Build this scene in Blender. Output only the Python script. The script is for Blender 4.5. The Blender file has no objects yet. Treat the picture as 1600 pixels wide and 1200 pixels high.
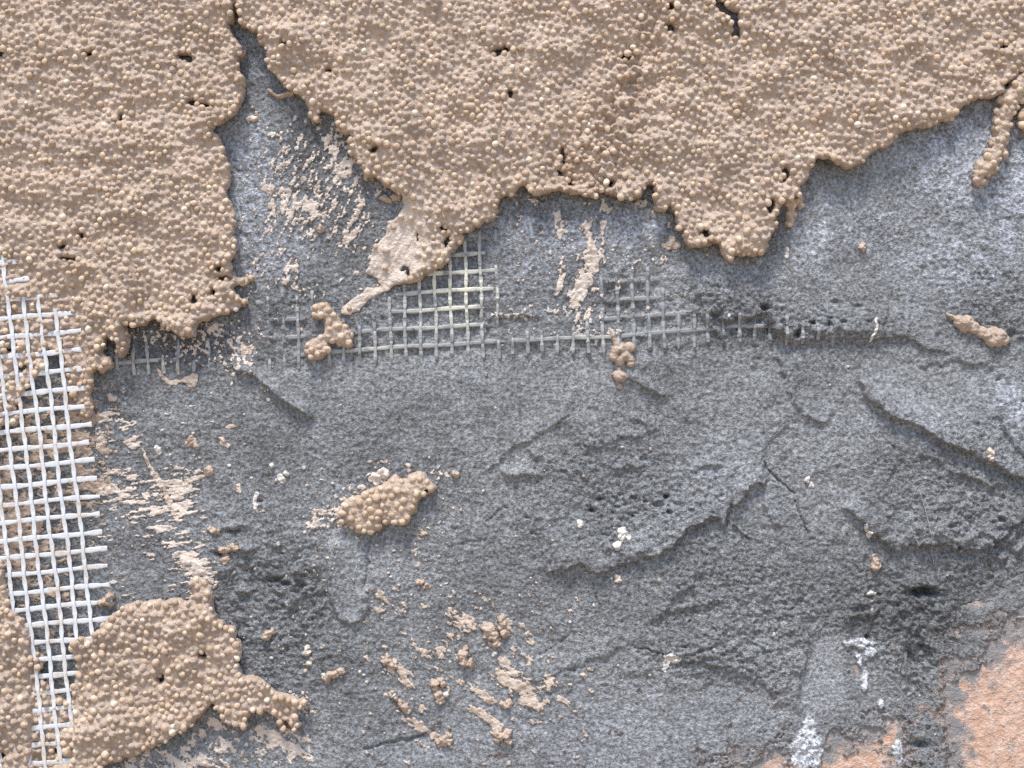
import bpy, bmesh, math, random
import numpy as np

# ---------------------------------------------------------------- camera, sky, sun, exposure
S = 0.0002                       # metres per layout unit (0.2 mm); the patch of wall in view is 0.32 x 0.24 m
sc = bpy.context.scene
cam_d = bpy.data.cameras.new("camera")
cam = bpy.data.objects.new("camera", cam_d)
sc.collection.objects.link(cam)
CAM_DIST = 0.46
cam.location = (0.0, -CAM_DIST, 0.0)
cam.rotation_euler = (math.radians(90), 0, 0)
cam_d.sensor_width = 36.0
cam_d.lens = 36.0 * CAM_DIST / (1600 * S)
cam_d.clip_start = 0.01
cam_d.clip_end = 500.0
sc.camera = cam

SUN_EL, SUN_AZ = math.radians(66), math.radians(200)
world = bpy.data.worlds.new("World")
sc.world = world
world.use_nodes = True
wn = world.node_tree
wn.nodes.clear()
w_out = wn.nodes.new("ShaderNodeOutputWorld")
w_bg = wn.nodes.new("ShaderNodeBackground")
w_sky = wn.nodes.new("ShaderNodeTexSky")
w_sky.sky_type = 'NISHITA'
w_sky.sun_disc = False
w_sky.sun_elevation = SUN_EL
w_sky.sun_rotation = SUN_AZ
w_sky.air_density = 1.0
w_sky.dust_density = 1.0
w_bg.inputs["Strength"].default_value = 0.075
wn.links.new(w_sky.outputs[0], w_bg.inputs[0])
wn.links.new(w_bg.outputs[0], w_out.inputs[0])

sun_d = bpy.data.lights.new("sun", 'SUN')
sun_d.energy = 1.5
sun_d.angle = math.radians(15)
sun_d.color = (1.0, 0.95, 0.88)
sun = bpy.data.objects.new("sun", sun_d)
sc.collection.objects.link(sun)
from mathutils import Vector, Matrix
_dir = Vector((math.cos(SUN_EL) * math.sin(SUN_AZ), math.cos(SUN_EL) * math.cos(SUN_AZ), math.sin(SUN_EL)))
sun.rotation_euler = _dir.to_track_quat('Z', 'Y').to_euler()
sun.location = (-0.3, -1.0, 2.0)

sc.view_settings.view_transform = 'Standard'
sc.view_settings.look = 'None'
sc.view_settings.gamma = 1.0
sc.view_settings.use_curve_mapping = False
sc.view_settings.exposure = 1.6
sc.cycles.use_denoising = False
sc.cycles.max_bounces = 6

# ---------------------------------------------------------------- numeric helpers
C = sc.collection
_tab = {}

def perlin(X, Y, seed):
    if seed not in _tab:
        a = np.random.RandomState(seed).rand(256, 256) * 2 * np.pi
        _tab[seed] = (np.cos(a).astype(np.float32), np.sin(a).astype(np.float32))
    GX, GY = _tab[seed]
    xf, yf = np.floor(X), np.floor(Y)
    xi, yi = xf.astype(np.int32) & 255, yf.astype(np.int32) & 255
    fx, fy = (X - xf).astype(np.float32), (Y - yf).astype(np.float32)
    x1, y1 = (xi + 1) & 255, (yi + 1) & 255
    u = fx * fx * fx * (fx * (fx * 6 - 15) + 10)
    v = fy * fy * fy * (fy * (fy * 6 - 15) + 10)
    n00 = GX[xi, yi] * fx + GY[xi, yi] * fy
    n10 = GX[x1, yi] * (fx - 1) + GY[x1, yi] * fy
    n01 = GX[xi, y1] * fx + GY[xi, y1] * (fy - 1)
    n11 = GX[x1, y1] * (fx - 1) + GY[x1, y1] * (fy - 1)
    a = n00 + u * (n10 - n00)
    b = n01 + u * (n11 - n01)
    return (a + v * (b - a)) * 1.5

def fbm(X, Y, wl, octs, seed, gain=0.5):
    r = np.zeros(np.shape(X), np.float32)
    amp, f = 1.0, 1.0 / wl
    for o in range(octs):
        r += amp * perlin(X * f + 17.3 * o, Y * f + 9.1 * o, seed + o)
        amp *= gain
        f *= 2.0
    return r

def sstep(a, b, x):
    t = np.clip((x - a) / (b - a), 0, 1)
    return t * t * (3 - 2 * t)

class Grid:
    def __init__(s, x0, y0, x1, y1, dx):
        s.x0, s.y0, s.dx = x0, y0, dx
        s.nx, s.ny = int((x1 - x0) / dx) + 1, int((y1 - y0) / dx) + 1
        s.X, s.Y = np.meshgrid((x0 + dx * np.arange(s.nx)).astype(np.float32), (y0 + dx * np.arange(s.ny)).astype(np.float32))
    def win(s, xa, ya, xb, yb):
        i0 = max(0, int((ya - s.y0) / s.dx)); i1 = min(s.ny, int((yb - s.y0) / s.dx) + 2)
        j0 = max(0, int((xa - s.x0) / s.dx)); j1 = min(s.nx, int((xb - s.x0) / s.dx) + 2)
        return slice(i0, max(i0, i1)), slice(j0, max(j0, j1))
    def sample(s, F, x, y):
        fx = np.clip((np.asarray(x, np.float32) - s.x0) / s.dx, 0, s.nx - 1.001)
        fy = np.clip((np.asarray(y, np.float32) - s.y0) / s.dx, 0, s.ny - 1.001)
        j, i = fx.astype(int), fy.astype(int)
        a, b = fx - j, fy - i
        return (F[i, j] * (1 - a) + F[i, j + 1] * a) * (1 - b) + (F[i + 1, j] * (1 - a) + F[i + 1, j + 1] * a) * b

def smooth_poly(P, n=3):
    P = np.array(P, float)
    out = []
    N = len(P)
    for k in range(N):
        p0, p1, p2, p3 = P[k - 1], P[k], P[(k + 1) % N], P[(k + 2) % N]
        for t in np.arange(n) / n:
            out.append(0.5 * ((2 * p1) + (p2 - p0) * t + (2 * p0 - 5 * p1 + 4 * p2 - p3) * t * t + (3 * p1 - p0 - 3 * p2 + p3) * t ** 3))
    return out

def poly_sdf(g, polys, R=60.0, Xw=None, Yw=None, pad=12, smooth=True):
    """signed distance, positive inside (even-odd over all polygons), clipped to R"""
    X = g.X if Xw is None else Xw
    Y = g.Y if Yw is None else Yw
    D2 = np.full(X.shape, R * R, np.float32)
    ins = np.zeros(X.shape, bool)
    for P in polys:
        P = smooth_poly(P) if smooth else P
        for k in range(len(P)):
            (x1, y1), (x2, y2) = P[k], P[(k + 1) % len(P)]
            w = g.win(min(x1, x2) - R - pad, min(y1, y2) - R - pad, max(x1, x2) + R + pad, max(y1, y2) + R + pad)
            ex, ey = x2 - x1, y2 - y1
            L2 = ex * ex + ey * ey + 1e-9
            px, py = X[w] - x1, Y[w] - y1
            t = np.clip((px * ex + py * ey) / L2, 0, 1)
            D2[w] = np.minimum(D2[w], (px - t * ex) ** 2 + (py - t * ey) ** 2)
            if y1 != y2:
                w = g.win(g.x0, min(y1, y2) - pad, max(x1, x2) + pad, max(y1, y2) + pad)
                YY = Y[w]
                c = (y1 > YY) != (y2 > YY)
                ins[w] ^= c & (X[w] < ex * (YY - y1) / (y2 - y1) + x1)
    D = np.sqrt(D2)
    return np.where(ins, D, -D)

def line_dist(g, P, R, Xw=None, Yw=None, pad=10):
    """distance to an open polyline, side (+1 on its right-hand in picture terms), arc position 0..1"""
    X = g.X if Xw is None else Xw
    Y = g.Y if Yw is None else Yw
    D2 = np.full(X.shape, R * R, np.float32)
    sd = np.ones(X.shape, np.float32)
    ar = np.zeros(X.shape, np.float32)
    P = np.array(P, float)
    seg = np.hypot(*(P[1:] - P[:-1]).T)
    cum = np.concatenate([[0], np.cumsum(seg)]) / seg.sum()
    for k in range(len(P) - 1):
        (x1, y1), (x2, y2) = P[k], P[k + 1]
        w = g.win(min(x1, x2) - R - pad, min(y1, y2) - R - pad, max(x1, x2) + R + pad, max(y1, y2) + R + pad)
        ex, ey = x2 - x1, y2 - y1
        L2 = ex * ex + ey * ey + 1e-9
        px, py = X[w] - x1, Y[w] - y1
        t = np.clip((px * ex + py * ey) / L2, 0, 1)
        d2 = (px - t * ex) ** 2 + (py - t * ey) ** 2
        m = d2 < D2[w]
        D2[w] = np.where(m, d2, D2[w])
        sd[w] = np.where(m, np.sign(ex * py - ey * px), sd[w])
        ar[w] = np.where(m, cum[k] + t * (cum[k + 1] - cum[k]), ar[w])
    return np.sqrt(D2), sd, ar

def blob(X, Y, x, y, rx, ry, rot=0.0):
    c, s = math.cos(math.radians(rot)), math.sin(math.radians(rot))
    a, b = (X - x) * c + (Y - y) * s, -(X - x) * s + (Y - y) * c
    return np.exp(-((a / rx) ** 2 + (b / ry) ** 2))

# ---------------------------------------------------------------- object helpers
def wpos(x, y, h):
    return ((x - 800.0) * S, -h * S, (600.0 - y) * S)

def mesh_np(name, co, quads, mat, parent=None, col=None, tris=None, smooth=True):
    """one mesh object from numpy arrays (co in metres, world); col: per-vertex rgb"""
    me = bpy.data.meshes.new(name)
    co = np.asarray(co, np.float32)
    if parent is not None:
        co = co - np.array(parent["_loc"], np.float32)
    nq = 0 if quads is None else len(quads)
    nt = 0 if tris is None else len(tris)
    me.vertices.add(len(co))
    me.vertices.foreach_set("co", co.ravel())
    idx = []
    if nq: idx.append(np.asarray(quads, np.int32).ravel())
    if nt: idx.append(np.asarray(tris, np.int32).ravel())
    idx = np.concatenate(idx)
    me.loops.add(len(idx))
    me.loops.foreach_set("vertex_index", idx)
    me.polygons.add(nq + nt)
    st = np.concatenate([np.arange(nq) * 4, nq * 4 + np.arange(nt) * 3]).astype(np.int32)
    me.polygons.foreach_set("loop_start", st)
    me.update(calc_edges=True)
    me.validate()
    me.polygons.foreach_set("use_smooth", np.full(len(me.polygons), smooth))
    if col is not None:
        at = me.attributes.new("Col", 'FLOAT_COLOR', 'POINT')
        rgba = np.ones((len(co), 4), np.float32)
        rgba[:, :np.shape(col)[-1]] = col
        at.data.foreach_set("color", rgba.ravel())
    me.materials.append(mat)
    o = bpy.data.objects.new(name, me)
    C.objects.link(o)
    if parent is not None:
        o.parent = parent
    return o

def empty(name, x, y, h=0.0):
    o = bpy.data.objects.new(name, None)
    C.objects.link(o)
    o.location = wpos(x, y, h)
    o.empty_display_size = 0.005
    o["_loc"] = wpos(x, y, h)
    return o

def tag(o, label=None, cat=None, group=None, kind=None):
    if label: o["label"] = label
    if cat: o["category"] = cat
    if group: o["group"] = group
    if kind: o["kind"] = kind
    return o

# ---------------------------------------------------------------- materials
def new_mat(name, rough):
    m = bpy.data.materials.new(name)
    m.use_nodes = True
    nt = m.node_tree
    b = nt.nodes["Principled BSDF"]
    b.inputs["Roughness"].default_value = rough
    return m, nt, b

def N(nt, kind, **kw):
    n = nt.nodes.new(kind)
    for k, v in kw.items():
        if k in n.inputs: n.inputs[k].default_value = v
        else: setattr(n, k, v)
    return n

def noise(nt, coord, scale, detail=3.0, rough=0.6):
    n = nt.nodes.new("ShaderNodeTexNoise")
    n.inputs["Scale"].default_value = scale
    n.inputs["Detail"].default_value = detail
    n.inputs["Roughness"].default_value = rough
    nt.links.new(coord, n.inputs["Vector"])
    return n.outputs[0]

def ramp(nt, fac, stops):
    r = nt.nodes.new("ShaderNodeValToRGB")
    e = r.color_ramp.elements
    while len(e) > 1: e.remove(e[-1])
    e[0].position = stops[0][0]
    e[0].color = (*stops[0][1], 1)
    for p, c in stops[1:]:
        e.new(p).color = (*c, 1)
    nt.links.new(fac, r.inputs[0])
    return r.outputs[0]

def mixc(nt, a, b, fac, mode='MIX'):
    m = nt.nodes.new("ShaderNodeMix")
    m.data_type = 'RGBA'
    m.blend_type = mode
    for s, v in ((6, a), (7, b)):
        if hasattr(v, "is_linked"): nt.links.new(v, m.inputs[s])
        else: m.inputs[s].default_value = (*v, 1)
    if hasattr(fac, "is_linked"): nt.links.new(fac, m.inputs[0])
    else: m.inputs[0].default_value = fac
    return m.outputs[2]

def bump(nt, bsdf, h, dist, strength=1.0, prev=None):
    b = nt.nodes.new("ShaderNodeBump")
    b.inputs["Strength"].default_value = strength
    b.inputs["Distance"].default_value = dist
    nt.links.new(h, b.inputs["Height"])
    if prev is not None: nt.links.new(prev, b.inputs["Normal"])
    nt.links.new(b.outputs[0], bsdf.inputs["Normal"])
    return b.outputs[0]

def geo_pos(nt):
    return nt.nodes.new("ShaderNodeNewGeometry").outputs["Position"]

def attr(nt, name="Col"):
    a = nt.nodes.new("ShaderNodeAttribute")
    a.attribute_name = name
    return a.outputs["Color"]

def PX(w): return 1.0 / (w * S)      # noise scale for a grain of w layout units

def mat_wall():
    m, nt, b = new_mat("cement_base_coat", 0.92)
    P = geo_pos(nt)
    g1 = noise(nt, P, PX(5.0), 2, 0.7)
    g2 = noise(nt, P, PX(11.0), 4, 0.75)
    sand_shade = ramp(nt, g1, [(0.28, (0.45, 0.43, 0.41)), (0.5, (0.98, 0.98, 0.98)), (0.70, (1.65, 1.68, 1.72))])  # sand grain, with brown shade in bump pits and bluish skylight on tops painted in
    sand_shade2 = ramp(nt, g2, [(0.25, (0.86, 0.85, 0.83)), (0.75, (1.14, 1.15, 1.17))])  # coarser sand tone, the same shading of hollows and tops, painted faintly
    c = mixc(nt, attr(nt), sand_shade, 1.0, 'MULTIPLY')
    c = mixc(nt, c, sand_shade2, 1.0, 'MULTIPLY')
    nt.links.new(c, b.inputs["Base Color"])
    an = nt.nodes.new("ShaderNodeAttribute"); an.attribute_name = "Col"
    p = bump(nt, b, g2, 0.0016, 1.0)
    p2 = bump(nt, b, g1, 0.0016, 1.0, p)
    for q in (p, p2): nt.links.new(an.outputs["Alpha"], q.node.inputs["Strength"])
    b.inputs["Specular IOR Level"].default_value = 0.3
    return m

def mat_paste():
    m, nt, b = new_mat("tan_render_paste", 0.72)
    P = geo_pos(nt)
    g1 = noise(nt, P, PX(5.0), 4, 0.6)
    g2 = noise(nt, P, PX(26.0), 3, 0.6)
    g3 = noise(nt, P, PX(13.0), 3, 0.6)
    c = mixc(nt, attr(nt), ramp(nt, g2, [(0.3, (0.86, 0.84, 0.82)), (0.7, (1.10, 1.10, 1.10))]), 1.0, 'MULTIPLY')
    c = mixc(nt, c, ramp(nt, g1, [(0.3, (0.84, 0.82, 0.80)), (0.7, (1.12, 1.12, 1.12))]), 1.0, 'MULTIPLY')
    nt.links.new(c, b.inputs["Base Color"])
    p = bump(nt, b, g1, 0.0009, 0.8)
    bump(nt, b, g3, 0.0012, 0.7, p)
    b.inputs["Specular IOR Level"].default_value = 0.4
    return m

GRAIN_STOPS = [(0.0, (0.46, 0.345, 0.25)), (0.5, (0.565, 0.435, 0.318)), (0.85, (0.63, 0.50, 0.375)), (0.96, (0.67, 0.55, 0.42)), (1.0, (0.78, 0.72, 0.60))]

def mat_grain(single):
    m, nt, b = new_mat("tan_grain" if single else "tan_grain_mass", 0.72)
    if single:
        f = nt.nodes.new("ShaderNodeObjectInfo").outputs["Random"]
        c = ramp(nt, f, GRAIN_STOPS)
    else:
        c = ramp(nt, attr(nt), GRAIN_STOPS)
    P = geo_pos(nt)
    g1 = noise(nt, P, PX(4.0), 3, 0.6)
    c = mixc(nt, c, ramp(nt, g1, [(0.3, (0.86, 0.83, 0.8)), (0.7, (1.08, 1.08, 1.08))]), 1.0, 'MULTIPLY')
    nt.links.new(c, b.inputs["Base Color"])
    bump(nt, b, g1, 0.0006, 0.7)
    b.inputs["Specular IOR Level"].default_value = 0.3
    return m

def mat_strand(name, base, stain, grime, amount, use_attr=False):
    m, nt, b = new_mat(name, 0.6)
    P = geo_pos(nt)
    n1 = noise(nt, P, PX(28.0), 4, 0.65)
    n2 = noise(nt, P, PX(7.0), 3, 0.6)
    f = ramp(nt, n1, [(amount, (0, 0, 0)), (amount + 0.14, (1, 1, 1))])
    c = mixc(nt, attr(nt) if use_attr else base, stain, f)
    c = mixc(nt, c, grime, ramp(nt, n2, [(0.56, (0, 0, 0)), (0.72, (0.55, 0.55, 0.55))]))
    nt.links.new(c, b.inputs["Base Color"])
    bump(nt, b, n2, 0.0002, 0.5)
    return m

def mat_brick():
    m, nt, b = new_mat("orange_brick", 0.95)
    P = geo_pos(nt)
    n1 = noise(nt, P, PX(40.0), 5, 0.65)
    n2 = noise(nt, P, PX(9.0), 4, 0.7)
    n3 = noise(nt, P, PX(16.0), 4, 0.7)
    c = ramp(nt, n1, [(0.3, (0.57, 0.33, 0.225)), (0.5, (0.65, 0.42, 0.31)), (0.7, (0.69, 0.50, 0.40))])
    c = mixc(nt, c, (0.74, 0.60, 0.51), ramp(nt, n2, [(0.48, (0, 0, 0)), (0.66, (0.85, 0.85, 0.85))]))
    n4 = noise(nt, P, PX(22.0), 6, 0.75)
    ad = nt.nodes.new("ShaderNodeMath"); ad.operation = 'ADD'
    nt.links.new(n4, ad.inputs[0]); nt.links.new(attr(nt), ad.inputs[1])
    c = mixc(nt, c, (0.24, 0.25, 0.26), ramp(nt, ad.outputs[0], [(0.60, (0, 0, 0)), (0.74, (0.9, 0.9, 0.9))]))
    c = mixc(nt, c, (0.22, 0.22, 0.22), ramp(nt, n3, [(0.60, (0, 0, 0)), (0.65, (0.85, 0.85, 0.85))]))
    nt.links.new(c, b.inputs["Base Color"])
    p = bump(nt, b, n2, 0.0016, 0.9)
    return m

def mat_plain(name, c1, c2, w, rough=0.9):
    m, nt, b = new_mat(name, rough)
    n = noise(nt, geo_pos(nt), PX(w), 5, 0.6)
    nt.links.new(ramp(nt, n, [(0.3, c1), (0.7, c2)]), b.inputs["Base Color"])
    bump(nt, b, n, w * S * 0.1, 0.6)
    return m

M_WALL, M_PASTE = mat_wall(), mat_paste()
M_GRAIN, M_GRAINS = mat_grain(True), mat_grain(False)
M_WHITE = mat_strand("white_glass_fibre", (0.67, 0.69, 0.72), (0.58, 0.51, 0.44), (0.47, 0.39, 0.32), 0.51)
M_CREAM = mat_strand("cream_glass_fibre", (0.58, 0.56, 0.46), (0.235, 0.245, 0.255), (0.21, 0.22, 0.23), 0.49, True)
M_BRICK = mat_brick()
M_GROUND = mat_plain("paving_ground", (0.30, 0.22, 0.14), (0.38, 0.29, 0.20), 4000)

# ---------------------------------------------------------------- the wall: height of the grey base coat (layout units)
W = Grid(-170, -160, 1770, 1360, 2.1)
X, Y = W.X, W.Y
wpx = 5.0 * fbm(X, Y, 30, 3, 11) + 3.0 * perlin(X / 9, Y / 9, 15)
wpy = 5.0 * fbm(X, Y, 30, 3, 21) + 3.0 * perlin(X / 9, Y / 9, 25)
XW, YW = X + wpx, Y + wpy
H = 7.0 * fbm(X, Y, 340, 3, 31) + 3.4 * fbm(X, Y, 90, 3, 35)
rough_amp = np.full(X.shape, 0.9, np.float32)          # how torn the surface is
for (x, y, rx, ry, a) in [(430, 930, 85, 80, 2.0), (440, 1010, 70, 50, 1.4), (1000, 790, 150, 75, 1.1), (900, 700, 80, 50, 0.9), (1500, 800, 110, 60, 2.2), (1560, 850, 60, 50, 3.0),
                          (1430, 960, 90, 55, 2.6), (1440, 1060, 40, 60, 3.0), (1150, 1030, 130, 50, 1.8), (1240, 510, 80, 22, 2.6), (1120, 930, 120, 60, 1.0),
                          (1240, 960, 120, 70, 1.0), (240, 530, 90, 30, 1.6), (900, 320, 110, 25, 1.2), (1500, 700, 90, 40, 1.1), (1150, 470, 60, 40, 1.8), (1560, 480, 60, 60, 1.4)]:
    rough_amp += a * blob(X, Y, x, y, rx, ry)
for (x, y, rx, ry, a) in [(1288, 1050, 40, 65, 0.9), (850, 690, 70, 40, 0.6), (545, 900, 30, 60, 0.6), (850, 610, 330, 70, 0.5), (900, 1150, 280, 70, 0.5), (1420, 600, 110, 50, 0.4), (1330, 400, 120, 90, 0.35), (1450, 620, 90, 40, 0.4)]:
    rough_amp *= 1 - a * blob(X, Y, x, y, rx, ry)
torn = 1.3 * fbm(X, Y, 13, 3, 41, 0.6) - 1.5 * np.abs(fbm(X * 0.6, Y, 13, 3, 45)) + 0.9 * np.abs(fbm(X, Y, 30, 2, 48))
H += (0.35 + 0.65 * rough_amp) * torn
H += 1.1 * perlin(X / 5.0, Y / 5.0, 51) * np.clip(rough_amp, 0.3, 2.0)
# upright trowel streaks in the middle
H += 2.4 * perlin(X / 8.0, Y / 190, 55) * blob(X, Y, 800, 640, 520, 110)
# faint slanting trowel strokes to the right
H += 0.9 * perlin((X + 0.8 * Y) / 14, (X - Y) / 150, 57) * blob(X, Y, 1300, 700, 300, 330)

def lap(P, Hh, w, side=1, jit=1.0, back=2.6, fade=0.12, blunt=False):
    """an edge of a trowelled layer: stands Hh high on its inner side, sloping back over w, with a ragged cliff on the other"""
    global H
    d, s, a = line_dist(W, P, 3.2 * w + 6, X + jit * wpx, Y + jit * wpy)
    f = sstep(0, fade, a) * sstep(0, fade, 1 - a) if fade else 1.0
    ins = np.exp(-(d / w) ** (2 if not blunt else 4))
    prof = np.where(s * side > 0, ins, np.exp(-(d / back) ** 2))
    prof *= d < 3.1 * w + 5
    H = H + Hh * f * prof

lap([(1082, 420), (1097, 467), (1101, 501), (1109, 509), (1116, 496), (1142, 499), (1176, 496), (1195, 482), (1210, 501), (1225, 527), (1270, 531), (1330, 529), (1375, 527), (1412, 525), (1435, 537), (1461, 546), (1506, 556)], 7, 46, -1, 0.8, blunt=True)
lap([(1217, 545), (1221, 580), (1236, 610), (1244, 629), (1270, 655), (1307, 661)], 6.5, 24, -1, 0.9)
lap([(1225, 625), (1217, 662), (1218, 725)], 3.5, 30, -1, 0.7)
lap([(1341, 550), (1345, 595), (1360, 625), (1390, 647), (1435, 666), (1472, 689), (1525, 711), (1610, 755), (1700, 790)], 15, 34, -1, 0.6, fade=0.2)
lap([(1556, 600), (1566, 662), (1577, 689), (1610, 718), (1680, 760)], 8, 50, -1, 0.6)
lap([(1305, 775), (1319, 795), (1349, 821), (1375, 840), (1401, 861), (1424, 848), (1469, 846), (1487, 851), (1506, 866), (1530, 858), (1560, 842), (1600, 805), (1660, 790)], 11, 46, -1, 1.4, back=1.8)
lap([(830, 886), (842, 892), (899, 879), (932, 894), (944, 892), (955, 879), (1000, 871), (1030, 866), (1056, 846), (1079, 824), (1112, 803), (1130, 814), (1142, 790), (1176, 762), (1206, 748), (1222, 735)], 11, 38, -1, 1.4, back=1.8)
lap([(1187, 776), (1202, 802), (1219, 832)], 6, 14, -1, 0.5, fade=0.25)
lap([(358, 556), (372, 575), (400, 590), (430, 612), (455, 632), (492, 658)], 12, 15, -1, 0.8, fade=0.15)
lap([(520, 835), (512, 850), (515, 900), (518, 940), (530, 966), (548, 974), (565, 968), (573, 945), (571, 915)], 7.5, 20, -1, 0.25, fade=0.08)
lap([(508, 832), (514, 900), (522, 970), (530, 1045)], 4.0, 60, -1, 0.5)
lap([(752, 742), (795, 704), (845, 676), (880, 652), (905, 636)], 4.5, 30, -1, 1.0)
lap([(782, 738), (800, 742), (822, 736), (835, 742), (848, 752)], 8, 10, -1, 0.8, fade=0.2)
lap([(818, 700), (832, 708), (842, 718)], 6, 10, -1, 0.9, fade=0.2)
lap([(968, 580), (985, 592), (1010, 605), (1050, 622)], 6, 11, -1, 0.5, fade=0.2)
lap([(890, 560), (896, 600), (882, 640)], 3.5, 14, -1, 0.8, fade=0.2)
lap([(915, 640), (920, 680), (905, 720), (880, 735)], 4, 20, -1, 1.0)
lap([(1018, 975), (1040, 955), (1060, 925), (1090, 905), (1110, 890)], 4.5, 26, -1, 1.0)
lap([(1040, 960), (1075, 948), (1130, 935)], 5, 10, -1, 1.0, fade=0.2)
lap([(1410, 912), (1424, 916), (1440, 910), (1458, 914), (1474, 930)], 8, 12, -1, 0.6, fade=0.1)
lap([(1390, 980), (1395, 962), (1410, 950), (1428, 955)], 6, 8, -1, 0.7, fade=0.1)
lap([(1424, 925), (1432, 960), (1440, 985)], 5, 6, 1, 0.7)
lap([(1472, 930), (1474, 965), (1480, 985)], 5, 7, -1, 0.7)
lap([(1322, 975), (1330, 960), (1350, 955), (1365, 965)], 6, 10, -1, 0.8, fade=0.1)
lap([(1410, 1005), (1413, 1050), (1416, 1110)], 5, 40, 1, 0.5, fade=0.1)
lap([(1240, 960), (1262, 1005), (1252, 1040), (1243, 1090), (1262, 1122)], 7, 24, 1, 0.7)
lap([(1318, 985), (1322, 1050), (1326, 1090)], 3, 5, -1, 0.3)
lap([(1430, 575), (1500, 560), (1560, 575)], 4, 30, -1, 1.0)
lap([(1470, 730), (1510, 745), (1545, 757), (1580, 750)], 6, 12, -1, 1.2)
lap([(1430, 705), (1460, 718), (1500, 720)], 4, 10, -1, 1.2)
lap([(1555, 500), (1570, 520), (1590, 525), (1640, 520)], 6, 40, -1, 1.2)
lap([(1555, 440), (1553, 480), (1562, 505)], 5, 20, -1, 0.8)
lap([(1236, 380), (1237, 430), (1246, 490)], 3.5, 60, -1, 0.5)
lap([(1395, 440), (1380, 500), (1372, 520)], 2.5, 8, 1, 0.5)
lap([(780, 490), (800, 492), (825, 497), (850, 497)], 5, 8, -1, 1.3)
lap([(590, 1164), (606, 1159), (659, 1153), (690, 1128), (719, 1099)], -3.5, 40, 1, 0.5)
lap([(790, 1085), (840, 1060), (910, 1035), (990, 1005)], 3, 30, -1, 0.8)
lap([(1000, 1015), (1041, 1026), (1090, 1030), (1160, 1050), (1230, 1090)], 5, 50, -1, 1.2)
lap([(330, 832), (352, 828), (390, 822)], 5, 8, -1, 1.0)
lap([(905, 700), (940, 690), (990, 680), (1012, 668)], 4, 12, -1, 1.3)
lap([(960, 730), (985, 726), (1005, 732)], 5, 9, -1, 1.2)
lap([(985, 655), (1010, 660), (1020, 672)], 5, 9, -1, 1.2)
lap([(1075, 735), (1100, 728), (1130, 720)], 4, 10, -1, 1.3)
# straight scratch lines with small raised burrs
lap([(1436, 765), (1446, 805), (1456, 870)], 3, 2.5, 1, 0.15)
lap([(1325, 590), (1317, 610), (1312, 630)], 3, 3, 1, 0.2)
lap([(975, 600), (985, 700), (1006, 760)], 1.5, 3, 1, 0.2)

# torn clumps and crumbs of mortar in the rough places
rs = np.random.RandomState(5)
for (cx, cy, rx, ry, n, r0, r1) in [(1560, 850, 45, 25, 26, 4, 10), (1480, 835, 70, 14, 24, 3, 7), (1210, 500, 22, 16, 12, 4, 9), (1290, 515, 60, 10, 16, 3, 7), (430, 900, 70, 50, 40, 4, 10),
                                    (1430, 990, 60, 40, 24, 3, 8), (1000, 850, 90, 14, 22, 3, 7), (1180, 755, 30, 12, 10, 3, 7), (1130, 1030, 90, 25, 18, 3, 7), (800, 494, 25, 5, 8, 3, 5), (240, 520, 60, 15, 14, 3, 6), (1095, 460, 14, 30, 8, 3, 7)]:
    for _ in range(n):
        x, y, r = cx + rx * rs.randn() * 0.6, cy + ry * rs.randn() * 0.6, rs.uniform(r0, r1)
        w = W.win(x - 2.5 * r, y - 2.5 * r, x + 2.5 * r, y + 2.5 * r)
        H[w] += r * 0.55 * np.exp(-(((X[w] - x + 0.6 * wpx[w]) ** 2 + (Y[w] - y + 0.6 * wpy[w]) ** 2) / r ** 2) ** 1.5)
# pits
pits = [(1446, 925, 20, 6, 26), (925, 797, 4.5, 3.5, 16), (1041, 776, 4, 3, 16), (1046, 801, 4, 3, 16), (938, 780, 6, 2.5, 12), (1030, 788, 8, 4, 9), (988, 806, 3, 2, 10), (1435, 1165, 15, 5, 26), (1195, 481, 8, 5, 18),
        (1118, 494, 8, 3.5, 14), (1249, 518, 3.5, 8, 14), (1273, 506, 4, 4, 12), (1297, 506, 3, 6, 12), (1204, 515, 4, 10, 14), (348, 866, 12, 4, 12), (364, 830, 10, 2.5, 12), (340, 1040, 0.1, 0.1, 0), (425, 906, 14, 5, 9),
        (447, 912, 8, 4, 9), (470, 915, 9, 2.5, 9), (1563, 812, 5, 5, 9), (1345, 952, 14, 6, 9), (1355, 995, 3, 3, 12), (1580, 520, 8, 7, 10), (1560, 593, 4, 4, 8), (100, 575, 20, 28, 8), (104, 1045, 16, 40, 6), (1405, 945, 6, 5, 6), (300, 690, 8, 6, 4), (1450, 1012, 10, 6, 8), (1424, 1030, 6, 20, 7)]
pitm = np.maximum(blob(X, Y, 1435, 1165, 22, 9), blob(X, Y, 1446, 925, 34, 14))
for (x, y, rx, ry, dp) in pits:
    if dp:
        w = W.win(x - 3 * rx - 6, y - 3 * ry - 6, x + 3 * rx + 6, y + 3 * ry + 6)
        H[w] -= dp * np.exp(-((((X[w] - x + 0.35 * wpx[w]) / rx) ** 2 + ((Y[w] - y + 0.35 * wpy[w]) / ry) ** 2) ** 1.6))
for _ in range(80):          # pin holes in the torn places
    c = [(440, 920, 60, 60), (980, 790, 80, 30), (1430, 970, 70, 50), (1150, 1020, 100, 30), (1250, 505, 60, 14)][rs.randint(5)]
    x, y, r = c[0] + c[2] * rs.randn(), c[1] + c[3] * rs.randn(), rs.uniform(1.2, 2.6)
    w = W.win(x - 12, y - 9, x + 12, y + 9)
    H[w] -= r * 2.6 * np.exp(-((((X[w] - x) / (r * 2.4)) ** 2 + ((Y[w] - y) / r) ** 2) ** 1.5))
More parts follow.
